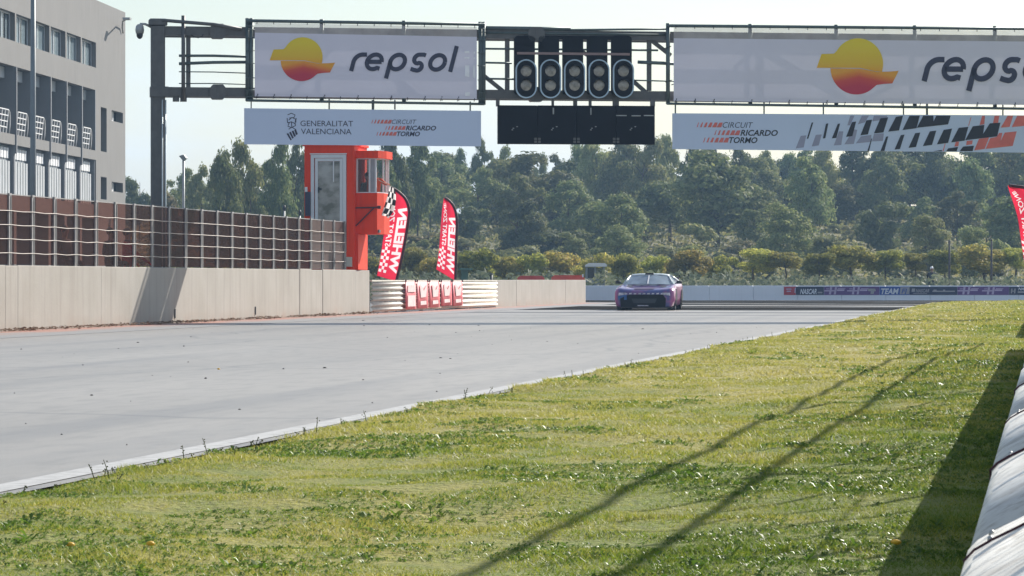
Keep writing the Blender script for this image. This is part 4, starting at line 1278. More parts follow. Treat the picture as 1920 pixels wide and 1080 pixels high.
# five pale red panels
bd = [752.5,772.5,774,796,797.5,818,819.5,840,841,861]
for i in range(5):
    y0,y1 = y_at(bd[2*i],GX), y_at(bd[2*i+1],GX)
    lab = ['red panel with two pale blocks, hung nearest the orange tower on the guardrail','red panel with a pale notched emblem beside the two-block panel','middle one of the five red panels on the cream guardrail','fourth red panel of the guardrail row, its lower edge lifting','last of the five red guardrail panels, under the smaller feather flag'][i]
    o = empty('advert_board',(GX+.13,y0,0),0,lab,'advert board','red panels hung on the guardrail')
    L = y1-y0; zt_ = 1.0; zb_ = .085+.012*i+(.03 if i==3 else 0)
    b = MB(); ns = 6
    for j_ in range(ns+1):
        for i_ in range(2):
            b.v.append((.02*math.sin(j_*1.3+i*2)*.5+(.02 if i_==0 else 0)-.015*(j_==ns),L*j_/ns,zb_+(zt_-zb_)*i_))
    for j_ in range(ns):
        a = 2*j_; b.f.append([a,a+2,a+3,a+1]); b.m.append(0); b.sm.append(True)
    s_ = b.build('sheet',mt['pink'],o)
    so = s_.modifiers.new('thickness','SOLIDIFY'); so.thickness = .006
    b = MB(); P_ = lambda u,v: (.036,L*u,zb_+(zt_-zb_)*v)
    if i == 0:
        for v0,v1 in ((.62,.88),(.10,.50)): b.add([P_(.16,v0),P_(.88,v0),P_(.88,v1),P_(.16,v1)],[(0,1,2,3)])
    else:
        b.add([P_(.28,.40),P_(.72,.42),P_(.80,.88),P_(.74,.88),P_(.52,.66),P_(.26,.90),P_(.18,.90)],[(0,1,5,6),(1,2,3,4),(1,4,5)])
        b.add([P_(.26,.12),P_(.76,.14),P_(.74,.28),P_(.24,.27)],[(0,1,2,3)])
    b.build('print',mt['pinkwhite'],o)
    for u in (.05,.95):
        b = MB(); b.box(-.02,.026,L*u-.012,L*u+.012,zt_-.02,zt_+.06); b.build('tie',mt['hose'],o)

# ------------------------------------------------------------------ second concrete wall and what stands behind it
y2 = y_at(1098,GX)
cw = empty('concrete_wall',(GX,yb+.02,0),0,'lower concrete wall beyond the guardrail, ending near the race car','wall')
cuts = [0]+[y_at(px,GX)-yb-.02 for px in (968,1012,1030,1060)]+[y2-yb-.02]
for i,(a,c_) in enumerate(zip(cuts[:-1],cuts[1:])):
    b = MB(); b.bbox(-.4,.003*((i*2)%3),a+.008,c_-.008,0,1.05+.004*((i*7)%3),.012); b.build('concrete_block',mt['concrete'],cw)
for (x0,x1,lab,yt) in ((970,1021,'low red barrier block behind the concrete wall, nearer the feather flags',517),(1034,1096,'low orange-red barrier block behind the concrete wall, next to the booth',516)):
    d_ = 173; fr = Fr(x0,d_,x1,d_); L = fr.u(x1)
    o = empty('plastic_barrier',fr.loc,fr.ang,lab,'barrier','red plastic barriers behind the wall')
    zt_ = ZH(yt,d_)
    b = MB(); b.prism([(0,0),(L,0),(L,zt_-.12),(L-.12,zt_),(.14,zt_),(0,zt_-.1)],-.2,.2); b.build('body',M('barrier_red',(0.66,.075,.04) if x0>1000 else (0.55,.05,.04),.5),o)
    b = MB(); b.box(.05,L-.05,-.215,-.201,zt_*.45,zt_*.6); b.build('band',mt['white'],o)
    if x0>1000:
        b = MB(); b.box(L-.12,L-.05,-.23,-.16,zt_-.1,zt_+.05); b.build('end_strip',mt['white'],o)
d_ = 200
fr = Fr(1098,d_,1138,d_); L = fr.u(1138)
bo2 = empty('marshal_booth',fr.loc,fr.ang,'small grey marshal booth with a white roof behind the barrier','booth')
z0_,z1_ = 0.0, ZH(500,d_)
b = MB()
for x in (.06,L*.45,L*.86): b.box(x-.05,x+.05,0,.1,0,z1_); b.box(x-.05,x+.05,.9,1.0,0,z1_)
b.build('frame',mt['grey_booth'],bo2)
b = MB(); b.box(.06,L*.86,.02,.08,0,ZH(523,d_)); b.box(.02,.08,.1,.9,0,z1_); b.build('wall',mt['grey_booth'],bo2)
b = MB(); b.box(.11,L*.45-.05,.04,.06,ZH(522,d_),z1_-.05); b.build('window',mt['dglass'],bo2)
b = MB(); b.box(L*.45+.05,L*.86-.05,.04,.06,ZH(522,d_),z1_-.05); b.build('window',mt['glass'],bo2)
b = MB(); b.prism([(-.02,z1_),(L*.98,z1_),(L*1.0,z1_+.10),(L*.9,z1_+.2),(.2,z1_+.2),(.0,z1_+.1)],-.25,1.2); b.build('roof',mt['white'],bo2)
d_ = 175; fr = Fr(862,d_,886,d_); L = fr.u(886)
o = empty('green_shelter',fr.loc,fr.ang,'small green post shelter with a flat top behind the guardrail','shelter')
zt_ = ZH(504,d_)
b = MB(); b.box(-.02,L,-.3,.3,zt_-.06,zt_+.03); b.build('top',mt['green'],o)
for x in (.12,L*.55): 
    b = MB(); b.box(x-.05,x+.05,-.05,.05,0,zt_-.06); b.build('post',mt['green'],o)
b = MB(); b.box(.17,L*.55-.05,-.02,.02,.6,zt_-.06); b.build('back_panel',mt['green'],o)
o = empty('marker_post',W(921,172),0,'short dark post just behind the end of the cream guardrail','post')
b = MB(); b.tube([(0,0,0),(0,0,ZH(515,172))],.06,8); b.build('post',mt['black'],o)
b = MB(); b.box(-.07,.07,-.07,.07,ZH(515,172),ZH(512,172)); b.build('cap',mt['steel'],o)

# ------------------------------------------------------------------ far barrier with its banners
BD = 189.0
BR = Fr(1000,BD,2160,BD-1.2)
far_ = empty('track_barrier',BR.loc,BR.ang,'long white barrier wall across the far end of the straight','barrier')
Lb = BR.u(2160)
zb1 = ZH(535.5,BD)
n = 14
for i in range(n):
    b = MB(); b.bbox(Lb*i/n+.004,Lb*(i+1)/n-.004,0,.5,0,zb1,.03); b.build('barrier_block',mt['bluewhite'],far_)
PB = F/BD
def bz(py): return ZH(py,BD)
mt['b_red'] = M('banner_red',(.45,.03,.06),.6,var=.05); mt['b_navy'] = M('banner_navy',(.022,.028,.075),.6,var=.05)
mt['b_purple'] = M('banner_purple',(.12,.045,.20),.6,var=.05); mt['b_blue'] = M('banner_blue',(.025,.075,.32),.6,var=.05)
mt['b_lilac'] = M('lilac_print',(.50,.40,.58),.6,var=.05); mt['b_white'] = M('white_print',(.70,.72,.78),.6,var=.05)
mt['b_grey'] = M('grey_panel_print',(.34,.32,.34),.6,var=.05)
def bann(lab,x0,x1,base,prints):
    o = empty('advert_banner',BR.loc,BR.ang,lab,'banner','printed banners along the far barrier')
    b = MB(); b.box(BR.u(x0)+.005,BR.u(x1)-.005,-.02,-.004,bz(553),bz(537.3)); b.build('sheet',mt[base],o)
    for k,(mat,fn) in enumerate(prints):
        b = MB(); fn(b); b.build('lettering',mt[mat],o)
    return o
def tx(s_,x0,x1,yb_,h,**kw): return lambda b: b.text(s_,BR.u(x0),bz(yb_),h/PB,-.025,0,w=(x1-x0)/PB,**kw)
def bars(*q):
    def f(b):
        for x0,x1,y0,y1,sl_ in q: b.flat([(BR.u(x0),bz(y1)),(BR.u(x1),bz(y1)),(BR.u(x1+sl_),bz(y0)),(BR.u(x0+sl_),bz(y0))],-.0245)
    return f
def haas(x): 
    def f(b):
        bars((x+7,x+11,538.5,552,2.5),(x+16,x+20,538.5,552,2.5),(x-2,x+21,544,546.3,.4),(x+2,x+8,541,542.3,.3),(x+22,x+36,542.5,545.5,.5),(x+24,x+38,540.5,541.8,.3))(b)
    return f
bann('red banner at the near end of the row, next to bare white barrier',1469.5,1492,'b_red',[('b_lilac',bars((1474,1484,541,543,0),(1475,1483,545,547,0),(1489.5,1491.5,540,549,.6)))])
bann('navy banner with bold white series name beside the red banner',1492,1545,'b_navy',[('b_white',tx('NASCAR',1500,1531,551,9.2,shear=.3,bold=.03)),('b_grey',bars((1533,1542,547,550,0)))])
bann('purple banner with two lilac logos left of the blue banner',1545,1649,'b_purple',[('b_lilac',haas(1547)),('b_lilac',haas(1590)),('b_grey',bars((1628,1642,541,546,-1),(1632,1638,546,551,1)))])
bann('bright blue banner with silver team name mid row',1649,1705,'b_blue',[('b_white',tx('TEAM',1652,1685,551,10,shear=.25,bold=.03)),('b_grey',bars((1687,1704,538.5,551.5,1.5))),('b_blue',lambda b: b.text('FJ',BR.u(1690),bz(550),9/PB,-.030,0,w=11/PB,shear=.25,bold=.02))])
bann('navy banner with two short lines of white words right of the blue banner',1705,1795,'b_navy',[('b_grey',tx('NASCAR',1717,1742,548,6,shear=.3,bold=.02)),('b_grey',bars((1709,1715,541,547,1),(1712,1738,549.5,550.5,0),(1748,1790,545,547.2,.3),(1750,1756,543,545,.3),(1768,1772,543,545,.3)))])
bann('second purple banner with two lilac logos, nearer the grass',1795,1892,'b_purple',[('b_lilac',haas(1797)),('b_lilac',haas(1843))])
bann('dark navy banner with a shield at the right picture edge',1892,1990,'b_navy',[('b_grey',bars((1895,1897.5,541,550,1),(1901,1903.5,541,550,1),(1896,1903,545,546.5,0),(1908,1920,546,549,0))),('b_white',tx('NASCAR',1909,1938,544,5,shear=.3,bold=.02))])
# marshal behind the barrier and two tall thin poles
person('marshal with a white cap standing behind the far barrier',W(1747,196),0.1,(0.03,0.035,0.05),(0.03,0.03,0.04),'stand',None,mt['white'])
bpz = ZH(525,196)
for px,top,lab in ((1780,452,'tall thin dark pole behind the barrier, closer to the marshal'),(1859,450,'tall thin dark pole behind the barrier, closer to the red feather flag')):
    o = empty('utility_pole',W(px,203),0,lab,'pole','two thin dark poles behind the barrier')
    b = MB(); b.tube([(0,0,0),(0,0,ZH(top,203))],[.075,.05],8); b.build('shaft',mt['dpole'],o)
    b = MB(); b.tube([(0,0,ZH(top,203)-.02),(0,0,ZH(top,203)+.05)],.065,8); b.build('cap',mt['steel'],o)

# ------------------------------------------------------------------ guardrail and debris fence beside the camera
ng = empty('guardrail',(-.115,1.0,0),0,'pale weathered guardrail running beside the grass at the right edge','guardrail')
t = NT('weathered_white_rail'); p = t.obj
c = t.ramp(t.noise(3,6,p,stretch=(1,.35,1)),[(.3,(.52,.51,.48)),(.65,(.68,.67,.63))])
c = t.mixc(t.ramp(t.noise(28,4,p),[(.56,0.0),(.66,.65)]),c,(.22,.17,.12))
c = t.mixc(t.ramp(t.noise(7,5,p,stretch=(1.4,1,.5)),[(.50,0.0),(.70,.6)]),c,(.30,.27,.23))
t.l.new(c,t.b.inputs['Base Color']); t.b.inputs['Roughness'].default_value = .45; mt['oldrail'] = t.m
segs = [0.2,2.7,5.15,7.6,10.1]
yy = 10.1
while yy < 52: yy += 3.0; segs.append(yy)
b0 = len(segs)
def near_rail(y0,y1,k):
    for q,zc in enumerate((.17,.565)):
        b = MB(); b2 = .0025*(k%2)
        # rounded top hump like a thick rolled section
        n = 22; pr = []
        for i in range(n+1):
            f_ = i/n
            pr.append((.115*(0.5-0.5*math.cos(2*PI*2*f_))**.8+b2, zc-.165+.33*f_))
        pr = [(-x,z) for x,z in pr]
        vs = []; m_ = len(pr)
        for y in (y0,y1): vs += [(x,y-1,z) for x,z in pr]
        for y in (y0,y1): vs += [(x+.008,y-1,z) for x,z in pr]
        fs = []
        for i in range(m_-1):
            fs += [(i,i+1,m_+i+1,m_+i),(2*m_+i,3*m_+i,3*m_+i+1,2*m_+i+1),(i,2*m_+i,2*m_+i+1,i+1),(m_+i,m_+i+1,3*m_+i+1,3*m_+i)]
        b.add(vs,fs,0,True)
        r_ = b.build('rail',mt['oldrail'],ng); r_.location.x = .115
        if q == 1:
            for dy,zz_ in ((.05,.118),(.17,.118),(.11,.152)):
                bb = MB(); xx = np.interp(zc+zz_,[q[1] for q in pr],[q[0] for q in pr])
                bb.ell((xx-.001,y1-1-dy,zc+zz_),(.005,.009,.006),8,5); bb.build('bolt',mt['galv'],r_)
            jj = MB(); jj.tube([(x-.002,y0-1+.004,z) for x,z in pr[11:22]],.004,5); jj.build('seam',mt['hose'],r_)
    b = MB(); b.box(.118,.22,y0-1+.02,y0-1+.12,0,.74); b.build('post',mt['galv'],ng)
for k in range(b0-1): near_rail(segs[k],segs[k+1]+.22,k)
g2 = empty('guardrail',(-.115,66,0),0,'further stretch of pale guardrail beyond the gap at the right edge','guardrail')
for q,zc in enumerate((.17,.565)):
    for k in range(12):
        b = MB(); wbeam(b,zc,.33,.115,k*4.0,k*4.0+4.1,base=-.001*(k%2)); r_ = b.build('rail',mt['oldrail'],g2); r_.scale.x = -1; r_.location.x = .115
for k in range(13):
    b = MB(); b.box(.125,.23,k*4.0,k*4.0+.1,0,.74); b.build('post',mt['galv'],g2)

# debris fence standing behind that guardrail (its cables and mesh throw the shadows on the grass)
DX = .42
df = empty('debris_fence',(DX,0,0),0,'wire debris fence with cables behind the guardrail at the right edge','fence')
ys = [y for y in range(-2,56,6)]
for y in ys:
    b = MB(); b.tube([(0,y,0),(0,y,3.3)],.035,8); b.build('post',mt['galv'],df)
for zc,r_ in ((3.27,.030),(2.55,.028),(1.75,.005),(1.1,.005)):
    b = MB(); pts = [(0,-4,zc)]+[(0,y,zc-.03*((y//3)%2)) for y in range(0,54,3)]+[(0,58,zc-.55*(zc>2)),(0,62,zc-1.1*(zc>2))]
    b.tube(pts,r_,6); b.build('cable',mt['cable'],df)
for y in np.arange(-2,52,.8):
    b = MB(); b.tube([(0,float(y),.0),(0,float(y)+.03,3.0)],.020,6); b.build('stay',mt['cable'],df)
wm = MB(); step = .17
yv = -3.0
while yv < 52:
    for s_ in (-1,1):
        a_ = (0.012*s_,yv,.75); c_ = (0.012*s_,yv+s_*1.8,2.5)
        wm.v += [(.012*s_,yv-.0045,.75),(.012*s_,yv+.0045,.75),(.012*s_,yv+s_*1.75+.0045,2.5),(.012*s_,yv+s_*1.75-.0045,2.5)]
        k = len(wm.v)-4; wm.f.append([k,k+1,k+2,k+3]); wm.m.append(0); wm.sm.append(False)
    yv += step
tag(wm.build('wire_mesh',mt['cable'],df),kind='stuff')
# ------------------------------------------------------------------ race car
cd = 128.0
cpos = W(1218.5, cd)
car = empty('race_car', cpos, 0.03, 'pink and purple stock race car with a pale roof driving down the straight', 'race car')
t = NT('race_car_paint'); p = t.obj
n1 = t.noise(1.5,3,p); vor = t.node('ShaderNodeTexVoronoi'); vor.inputs['Scale'].default_value = 2.6; t.l.new(p, vor.inputs['Vector'])
c = t.ramp(n1, [(.38,(.035,.035,.13)),(.47,(.20,.045,.15)),(.53,(.42,.08,.18)),(.58,(.06,.05,.18)),(.68,(.03,.06,.20))])
c = t.mixc(t.ramp(vor.outputs['Distance'],[(.10,.7),(.2,0.0)]), c, (.38,.26,.36))
sep = t.node('ShaderNodeSeparateXYZ'); t.l.new(p, sep.inputs[0])
sm_ = t.node('ShaderNodeMapRange'); sm_.inputs['From Min'].default_value = .80; sm_.inputs['From Max'].default_value = .93
t.l.new(t.math('ABSOLUTE', sep.outputs['X']), sm_.inputs['Value'])
c = t.mixc(t.math('MULTIPLY', sm_.outputs[0], .65), t.mixc(.60, c, (.06,.075,.28)), (.50,.10,.24))
t.l.new(c,t.b.inputs['Base Color']); t.b.inputs['Roughness'].default_value = .28; t.b.inputs['Coat Weight'].default_value = .5
mt['paint'] = t.m
mt['roofpaint'] = M('pale_mint_paint',(.48,.54,.55),.3,var=.04)
mt['plum'] = M('dark_plum_paint',(.075,.03,.09),.35)
mt['decal_blue'] = M('blue_decal',(.02,.12,.34),.4,var=.3,scale=12)
mt['decal_grey'] = M('headlight_decal',(.50,.50,.56),.35,var=.5,scale=14)
mt['rimgrey'] = M('wheel_rim',(.05,.05,.055),.4,.6)
ST = [(-2.46,.84,.92,.14,.62,.645,.60),(-2.40,.91,.98,.11,.69,.71,.65),(-2.25,.95,1.0,.11,.74,.76,.70),(-1.95,.95,1.01,.13,.77,.79,.73),(-1.55,.96,1.01,.16,.80,.82,.74),(-1.1,.95,.99,.14,.83,.86,.79),
      (-.75,.94,.975,.13,.84,.88,.84),(0,.94,.965,.13,.86,.90,.88),(.8,.945,.975,.13,.88,.92,.90),(1.3,.96,1.0,.16,.89,.93,.92),(1.9,.94,.985,.18,.90,.95,.95),(2.35,.88,.95,.24,.90,.96,.97),(2.5,.78,.88,.34,.88,.94,.95)]
def sec(s):
    y,wl,wm_,zb,zmid,zs,zc = s
    h = [(0,zb),(wl*.9,zb),(wl,zb+.05),(wm_,zb+.30*(zs-zb)+.05),(wm_*.995,zs-.14),(wm_*.96,zs-.045),(wm_*.86,zs),(wm_*.70,zs-.02),(wm_*.5,(zs*.4+zc*.6)),(wm_*.25,zc+.012),(0,zc+.018)]
    full = h+[(-x,z) for x,z in reversed(h[1:-1])]
    return [(x,y,z) for x,z in full]
car.scale = (1.04,1.0,1.02)
b = MB(); k = None
for s in ST:
    r_ = sec(s); k = len(r_); b.v += r_
for i in range(len(ST)-1):
    for j_ in range(k):
        q = (j_+1)%k; b.f.append([i*k+j_,(i+1)*k+j_,(i+1)*k+q,i*k+q]); b.m.append(0); b.sm.append(True)
b.f.append(list(range(k))); b.m.append(0); b.sm.append(False)
b.f.append([(len(ST)-1)*k+j_ for j_ in range(k-1,-1,-1)]); b.m.append(0); b.sm.append(False)
bd_ = b.build('body', mt['paint'], car)
# nose: dark mouth, splitter, decals
FY = -2.475
b = MB(); b.prism([(-.78,.115),(.70,.115),(.72,.40),(.62,.535),(-.50,.535),(-.62,.50),(-.80,.40)],FY-.012,FY+.10); b.build('front_intake', mt['board'], car)
b = MB(); b.prism([(-.36,.25),(.36,.25),(.42,.40),(-.42,.40)],FY-.02,FY-.013); b.build('grille_mesh', M('grille',(.02,.03,.04),.5), car)
b = MB(); b.prism([(-.92,-2.36),(-.7,-2.56),(.7,-2.56),(.92,-2.36),(.92,-2.2),(-.92,-2.2)],.085,.11,axis='z'); b.build('splitter', mt['black'], car)
b = MB(); b.box(-.22,.14,FY-.03,FY-.013,.15,.18); b.build('lower_decal', mt['decal_grey'], car)
b = MB(); b.add([(-.87,-2.476,.36),(-.58,-2.492,.36),(-.58,-2.492,.53),(-.87,-2.476,.50)],[(0,1,2,3)]); b.build('blue_decal', mt['decal_blue'], car)
for s in (-1,1):
    b = MB(); b.add([(s*.86,-2.474,.50),(s*.56,-2.474,.545),(s*.60,-2.47,.60),(s*.85,-2.47,.60)],[(0,1,2,3) if s<0 else (3,2,1,0)])
    b.build('headlight_decal', mt['decal_grey'], car)
b = MB(); b.add([(-.34,-2.30,.715),(.28,-2.30,.715),(.34,-1.95,.785),(-.38,-1.95,.785)],[(0,1,2,3)]); b.add([(-.20,-1.8,.745),(.14,-1.8,.745),(.16,-1.55,.773),(-.22,-1.55,.773)],[(0,1,2,3)]); b.build('hood_decal', mt['plum'], car)
b = MB()
for s in (-1,1): b.add([(s*.56-.10,-1.5,.80),(s*.56+.1,-1.5,.80),(s*.56+.1,-1.2,.838),(s*.56-.10,-1.2,.838)],[(0,1,2,3)])
b.build('hood_vent', mt['black'], car)
for q in range(9):
    b = MB(); x0 = -.66+.15*q; b.add([(x0,-2.474,.548),(x0+.09,-2.474,.548),(x0+.10,-2.470,.585+.01*(q%2)),(x0+.02,-2.470,.585)],[(0,1,2,3)]); b.build('nose_decal', mt['decal_grey'], car)
b = MB(); b.bar((-.0,-1.0,.90),(.0,-.29,1.195),.035,.02); b.build('screen_strut', mt['white'], car)
# glasshouse
A = [(-.80,-.82,.865),(.80,-.82,.865)]; T_ = [(-.62,-.10,1.165),(.60,-.10,1.165)]
b = MB(); n = 8
for j_ in range(5):
    v_ = j_/4
    for i in range(n+1):
        u_ = -1+2*i/n
        wv = .81+(.625-.81)*v_; bow = .16*(1-u_*u_)
        b.v.append((u_*wv,-.82+.72*v_-bow,.865+.30*v_+.03*(1-u_*u_)))
for j_ in range(4):
    for i in range(n):
        a = j_*(n+1)+i; b.f.append([a,a+1,a+n+2,a+n+1]); b.m.append(0); b.sm.append(True)
b.build('windscreen', mt['carglass'] if 'carglass' in mt else mt.setdefault('carglass',glass('car_glass',(.75,.82,.86),(.36,.45,.53),.35,.08)), car)  # pale bluish body colour stands in for the sky reflected in the glass
b = MB(); 
rs = [(-.12,.64,1.165),(.05,.66,1.20),(.45,.67,1.215),(1.0,.64,1.19)]
for y,w_,z in rs:
    for u_ in (-1,-.93,-.6,0,.6,.93,1): b.v.append((u_*w_,y-.12*(1-u_*u_) if y<0 else y,z+.045*(1-u_**4)-(.02 if abs(u_)==1 else 0)))
for j_ in range(3):
    for i in range(6): a = j_*7+i; b.f.append([a,a+1,a+8,a+7]); b.m.append(0); b.sm.append(True)
rf = b.build('roof', mt['roofpaint'], car)
sl_ = rf.modifiers.new('thickness','SOLIDIFY'); sl_.thickness = .025
b = MB(); b.prism([(-.15,1.20),(.15,1.20),(.13,1.275),(-.13,1.275)],-.20,.10); b.build('roof_intake', mt['black'], car)
for s in (-1,1):
    b = MB(); b.tube([(s*.84,-.84,.86),(s*.745,-.48,1.02),(s*.65,-.10,1.17)],[.035,.03,.03],6); b.build('pillar', mt['roofpaint'], car)
    b = MB(); b.tube([(s*.62,.98,1.17),(s*.74,1.5,1.05),(s*.82,1.95,.95)],[.05,.07,.08],6); b.build('pillar', mt['roofpaint'], car)
    b = MB(); b.add([(s*.835,-.80,.88),(s*.66,-.06,1.16),(s*.65,.98,1.16),(s*.84,1.6,.93)],[(0,1,2,3)]); b.build('side_window', mt['carglass'], car)
    b = MB(); b.bbox(s*1.03-.09,s*1.03+.09,-.62,-.50,.90,1.01,.025); b.bar((s*.88,-.55,.91),(s*.98,-.56,.94),.03); b.build('mirror', mt['black'], car)
b = MB(); b.add([(-.60,1.0,1.17),(.60,1.0,1.17),(.80,1.95,.955),(-.80,1.95,.955)],[(0,1,2,3)]); b.build('rear_window', mt['carglass'], car)
mt['cage'] = M('pale_roll_cage',(.6,.62,.64),.4)
b = MB()
for pts in ([(-.7,-.5,.88),(-.52,-.05,1.13),(.52,-.05,1.13),(.7,-.5,.88)],[(-.62,.5,.8),(-.52,.5,1.15),(.52,.5,1.15),(.62,.5,.8)],[(-.5,.5,.85),(.35,.5,1.13)],[(0,-.6,.9),(0,-.08,1.13)],[(-.50,-.05,1.13),(-.10,.5,.95)]): b.tube(pts,.022,6)
b.build('roll_cage', mt['cage'], car)
b = MB(); b.bbox(.2,.68,.3,.5,.5,1.03,.04); b.build('seat', mt['black'], car)
b = MB(); b.ell((.42,.16,1.0),(.11,.13,.13),10,6); b.ell((.42,.2,.78),(.2,.14,.16),10,6); b.build('driver_helmet', mt['white'], car)
b = MB(); b.prism([(-.82,.98),(.82,.98),(.82,1.12),(-.82,1.12)],2.40,2.43); b.build('rear_spoiler', mt['plum'], car)
for s in (-1,1):
    for yy in (-1.58,1.30):
        R_ = .335
        b = MB(); xc = s*.845
        prof = [(-.135,.21),(-.135,.30),(-.115,R_-.005),(-.06,R_),(.06,R_),(.115,R_-.005),(.135,.30),(.135,.21)]
        n = 24
        for dx,r_ in prof:
            b.v += [(xc+dx,yy+r_*math.cos(2*PI*j_/n),R_+r_*math.sin(2*PI*j_/n)) for j_ in range(n)]
        for i in range(len(prof)-1):
            for j_ in range(n): b.f.append([i*n+j_,i*n+(j_+1)%n,(i+1)*n+(j_+1)%n,(i+1)*n+j_]); b.m.append(0); b.sm.append(True)
        w_ = b.build('wheel', mt['rubber'], car)
        b = MB(); b.tube([(xc+s*.05,yy,R_),(xc+s*.12,yy,R_)],.215,16)
        for j_ in range(5):
            a = 2*PI*j_/5; b.bar((xc+s*.13,yy,R_),(xc+s*.13,yy+.19*math.cos(a),R_+.19*math.sin(a)),.05)
        b.build('rim', mt['rimgrey'], w_)
        # dark wheel arch lip
        b = MB(); pts = [(s*(1.012),yy+(R_+.06)*math.cos(a),R_+(R_+.06)*math.sin(a)) for a in [PI*q/10 for q in range(11)]]
        b.prism([(p_[1],p_[2]) for p_ in pts],s*.80,s*1.013,axis='x'); b.build('wheel_arch', mt['black'], car)
# ------------------------------------------------------------------ trees and shrubs
def leaf_mat(name, c1, c2, c3, tr=0.35):
    t = NT(name); gi = t.node('ShaderNodeNewGeometry'); oi = t.node('ShaderNodeObjectInfo')
    c = t.ramp(gi.outputs['Random Per Island'], [(0.0,c1),(0.55,c2),(1.0,c3)])
    hs = t.node('ShaderNodeHueSaturation')
    t.l.new(t.math('ADD', t.math('MULTIPLY', oi.outputs['Random'], 0.05), 0.475), hs.inputs['Hue'])
    t.l.new(t.math('ADD', t.math('MULTIPLY', t.noise(77.0,0,oi.outputs['Location']), 2.3), -0.12), hs.inputs['Value'])
    t.l.new(c, hs.inputs['Color'])
    t.b.inputs['Roughness'].default_value = .7; t.b.inputs['Specular IOR Level'].default_value = .2
    t.l.new(hs.outputs[0], t.b.inputs['Base Color'])
    tr_ = t.node('ShaderNodeBsdfTranslucent'); t.l.new(hs.outputs[0], tr_.inputs['Color'])
    mx = t.node('ShaderNodeMixShader'); mx.inputs[0].default_value = tr
    t.l.new(t.b.outputs[0], mx.inputs[1]); t.l.new(tr_.outputs[0], mx.inputs[2]); t.l.new(mx.outputs[0], t.out.inputs['Surface'])
    return t.m
mt['pineleaf'] = leaf_mat('pine_needles',(.14,.175,.06),(.205,.232,.085),(.30,.295,.12),.42)
mt['oliveleaf'] = leaf_mat('yellow_green_leaves',(.23,.24,.05),(.34,.32,.07),(.48,.40,.10),.5)
mt['scrubleaf'] = leaf_mat('scrub_leaves',(.15,.17,.06),(.25,.24,.09),(.37,.32,.14),.4)
mt['bark'] = M('bark',(.10,.075,.055),.9,var=.3,scale=4)

def quads(c, nrm, size, r):
    """leaf-spray quads at centres c with normals nrm"""
    n = len(c)
    nrm = nrm + r.normal(0,.34,(n,3)); nrm /= np.linalg.norm(nrm,axis=1,keepdims=True)
    ref = r.normal(size=(n,3)); u = np.cross(nrm,ref); u /= np.linalg.norm(u,axis=1,keepdims=True)
    v = np.cross(nrm,u)
    s1 = (size*(.6+.8*r.random(n)))[:,None]; s2 = s1*(.35+.4*r.random(n))[:,None]
    P_ = np.stack([c-u*s1, c+v*s2*.9-u*s1*.1, c+u*s1, c-v*s2-u*s1*.1],axis=1)
    return P_.reshape(-1,3)

def crown(seed, kind):
    """unit crown: about 1 wide, from z=0 to z=1"""
    r = np.random.default_rng(seed)
    C = []; N = []
    if kind == 'pine':
        nl = 24+int(r.integers(0,10)); lop = r.normal(0,.07,2); ph = r.random()*6
        for i in range(nl):
            z = .10+.84*(i/(nl-1))**.9; prof = (0.47*math.sin(PI*min(1,(.20+z*.76)))**.7)*(1 if z<.82 else .75)
            a = r.random()*2*PI; rad = prof*(.30+.62*r.random())*(1+.22*math.sin(2*a+ph))
            lc = np.array([rad*math.cos(a)+lop[0]*z, rad*math.sin(a)+lop[1]*z, z+r.normal(0,.03)])
            lr = np.array([1,1,.80])*(.12+.11*r.random()**1.3)*(1.05 if z<.7 else .8)
            n = int(360*(lr[0]/.2)**1.6)
            d = r.normal(size=(n,3)); d /= np.linalg.norm(d,axis=1,keepdims=True); d[:,2] = np.where(d[:,2]<-.35,-d[:,2],d[:,2])
            f = (.45+.55*r.random(n)+.35*r.random(n)**5)[:,None]
            C.append(lc+d*lr*f); N.append(d)
    elif kind == 'round':
        for i in range(13):
            a = r.random()*2*PI; z = .2+.62*r.random(); rad = .34*math.sqrt(max(0,1-((z-.5)/.55)**2))*(.3+.8*r.random())
            lc = np.array([rad*math.cos(a),rad*math.sin(a),z]); lr = np.array([1,1,.75])*(.15+.10*r.random()); n = int(400*(lr[0]/.2)**1.7)
            d = r.normal(size=(n,3)); d /= np.linalg.norm(d,axis=1,keepdims=True); f = (.45+.6*r.random(n))[:,None]
            C.append(lc+d*lr*f); N.append(d)
    else:
        for i in range(9):
            a = r.random()*2*PI; z = .12+.5*r.random(); rad = .36*(1-.5*z)*r.random()**.5
            lc = np.array([rad*math.cos(a),rad*math.sin(a),z]); lr = np.array([1,1,1.1])*(.15+.10*r.random()); n = int(260*(lr[0]/.2)**1.7)
            d = r.normal(size=(n,3)); d /= np.linalg.norm(d,axis=1,keepdims=True); d[:,2] = np.abs(d[:,2])*.9
            f = (.5+.55*r.random(n))[:,None]
            C.append(lc+d*lr*f); N.append(d)
    C = np.concatenate(C); N = np.concatenate(N)
    return quads(C,N,np.full(len(C),{'pine':.027,'round':.034,'shrub':.048}[kind]),r)
def bark_of(seed, kind):
    r = np.random.default_rng(seed+50); b = MB()
    b.tube([(0,0,-.2),(r.normal(0,.01),0,0),(r.normal(0,.02),r.normal(0,.02),.45),(r.normal(0,.03),r.normal(0,.03),.8)],[.034,.03,.02,.008],6)
    for i in range(5):
        a = r.random()*2*PI; z = .08+.5*r.random(); L = .2+.15*r.random()
        b.tube([(0,0,z),(math.cos(a)*L*.5,math.sin(a)*L*.5,z+.08),(math.cos(a)*L,math.sin(a)*L,z+.14)],[.012,.008,.004],4)
    return b
TPL = {}
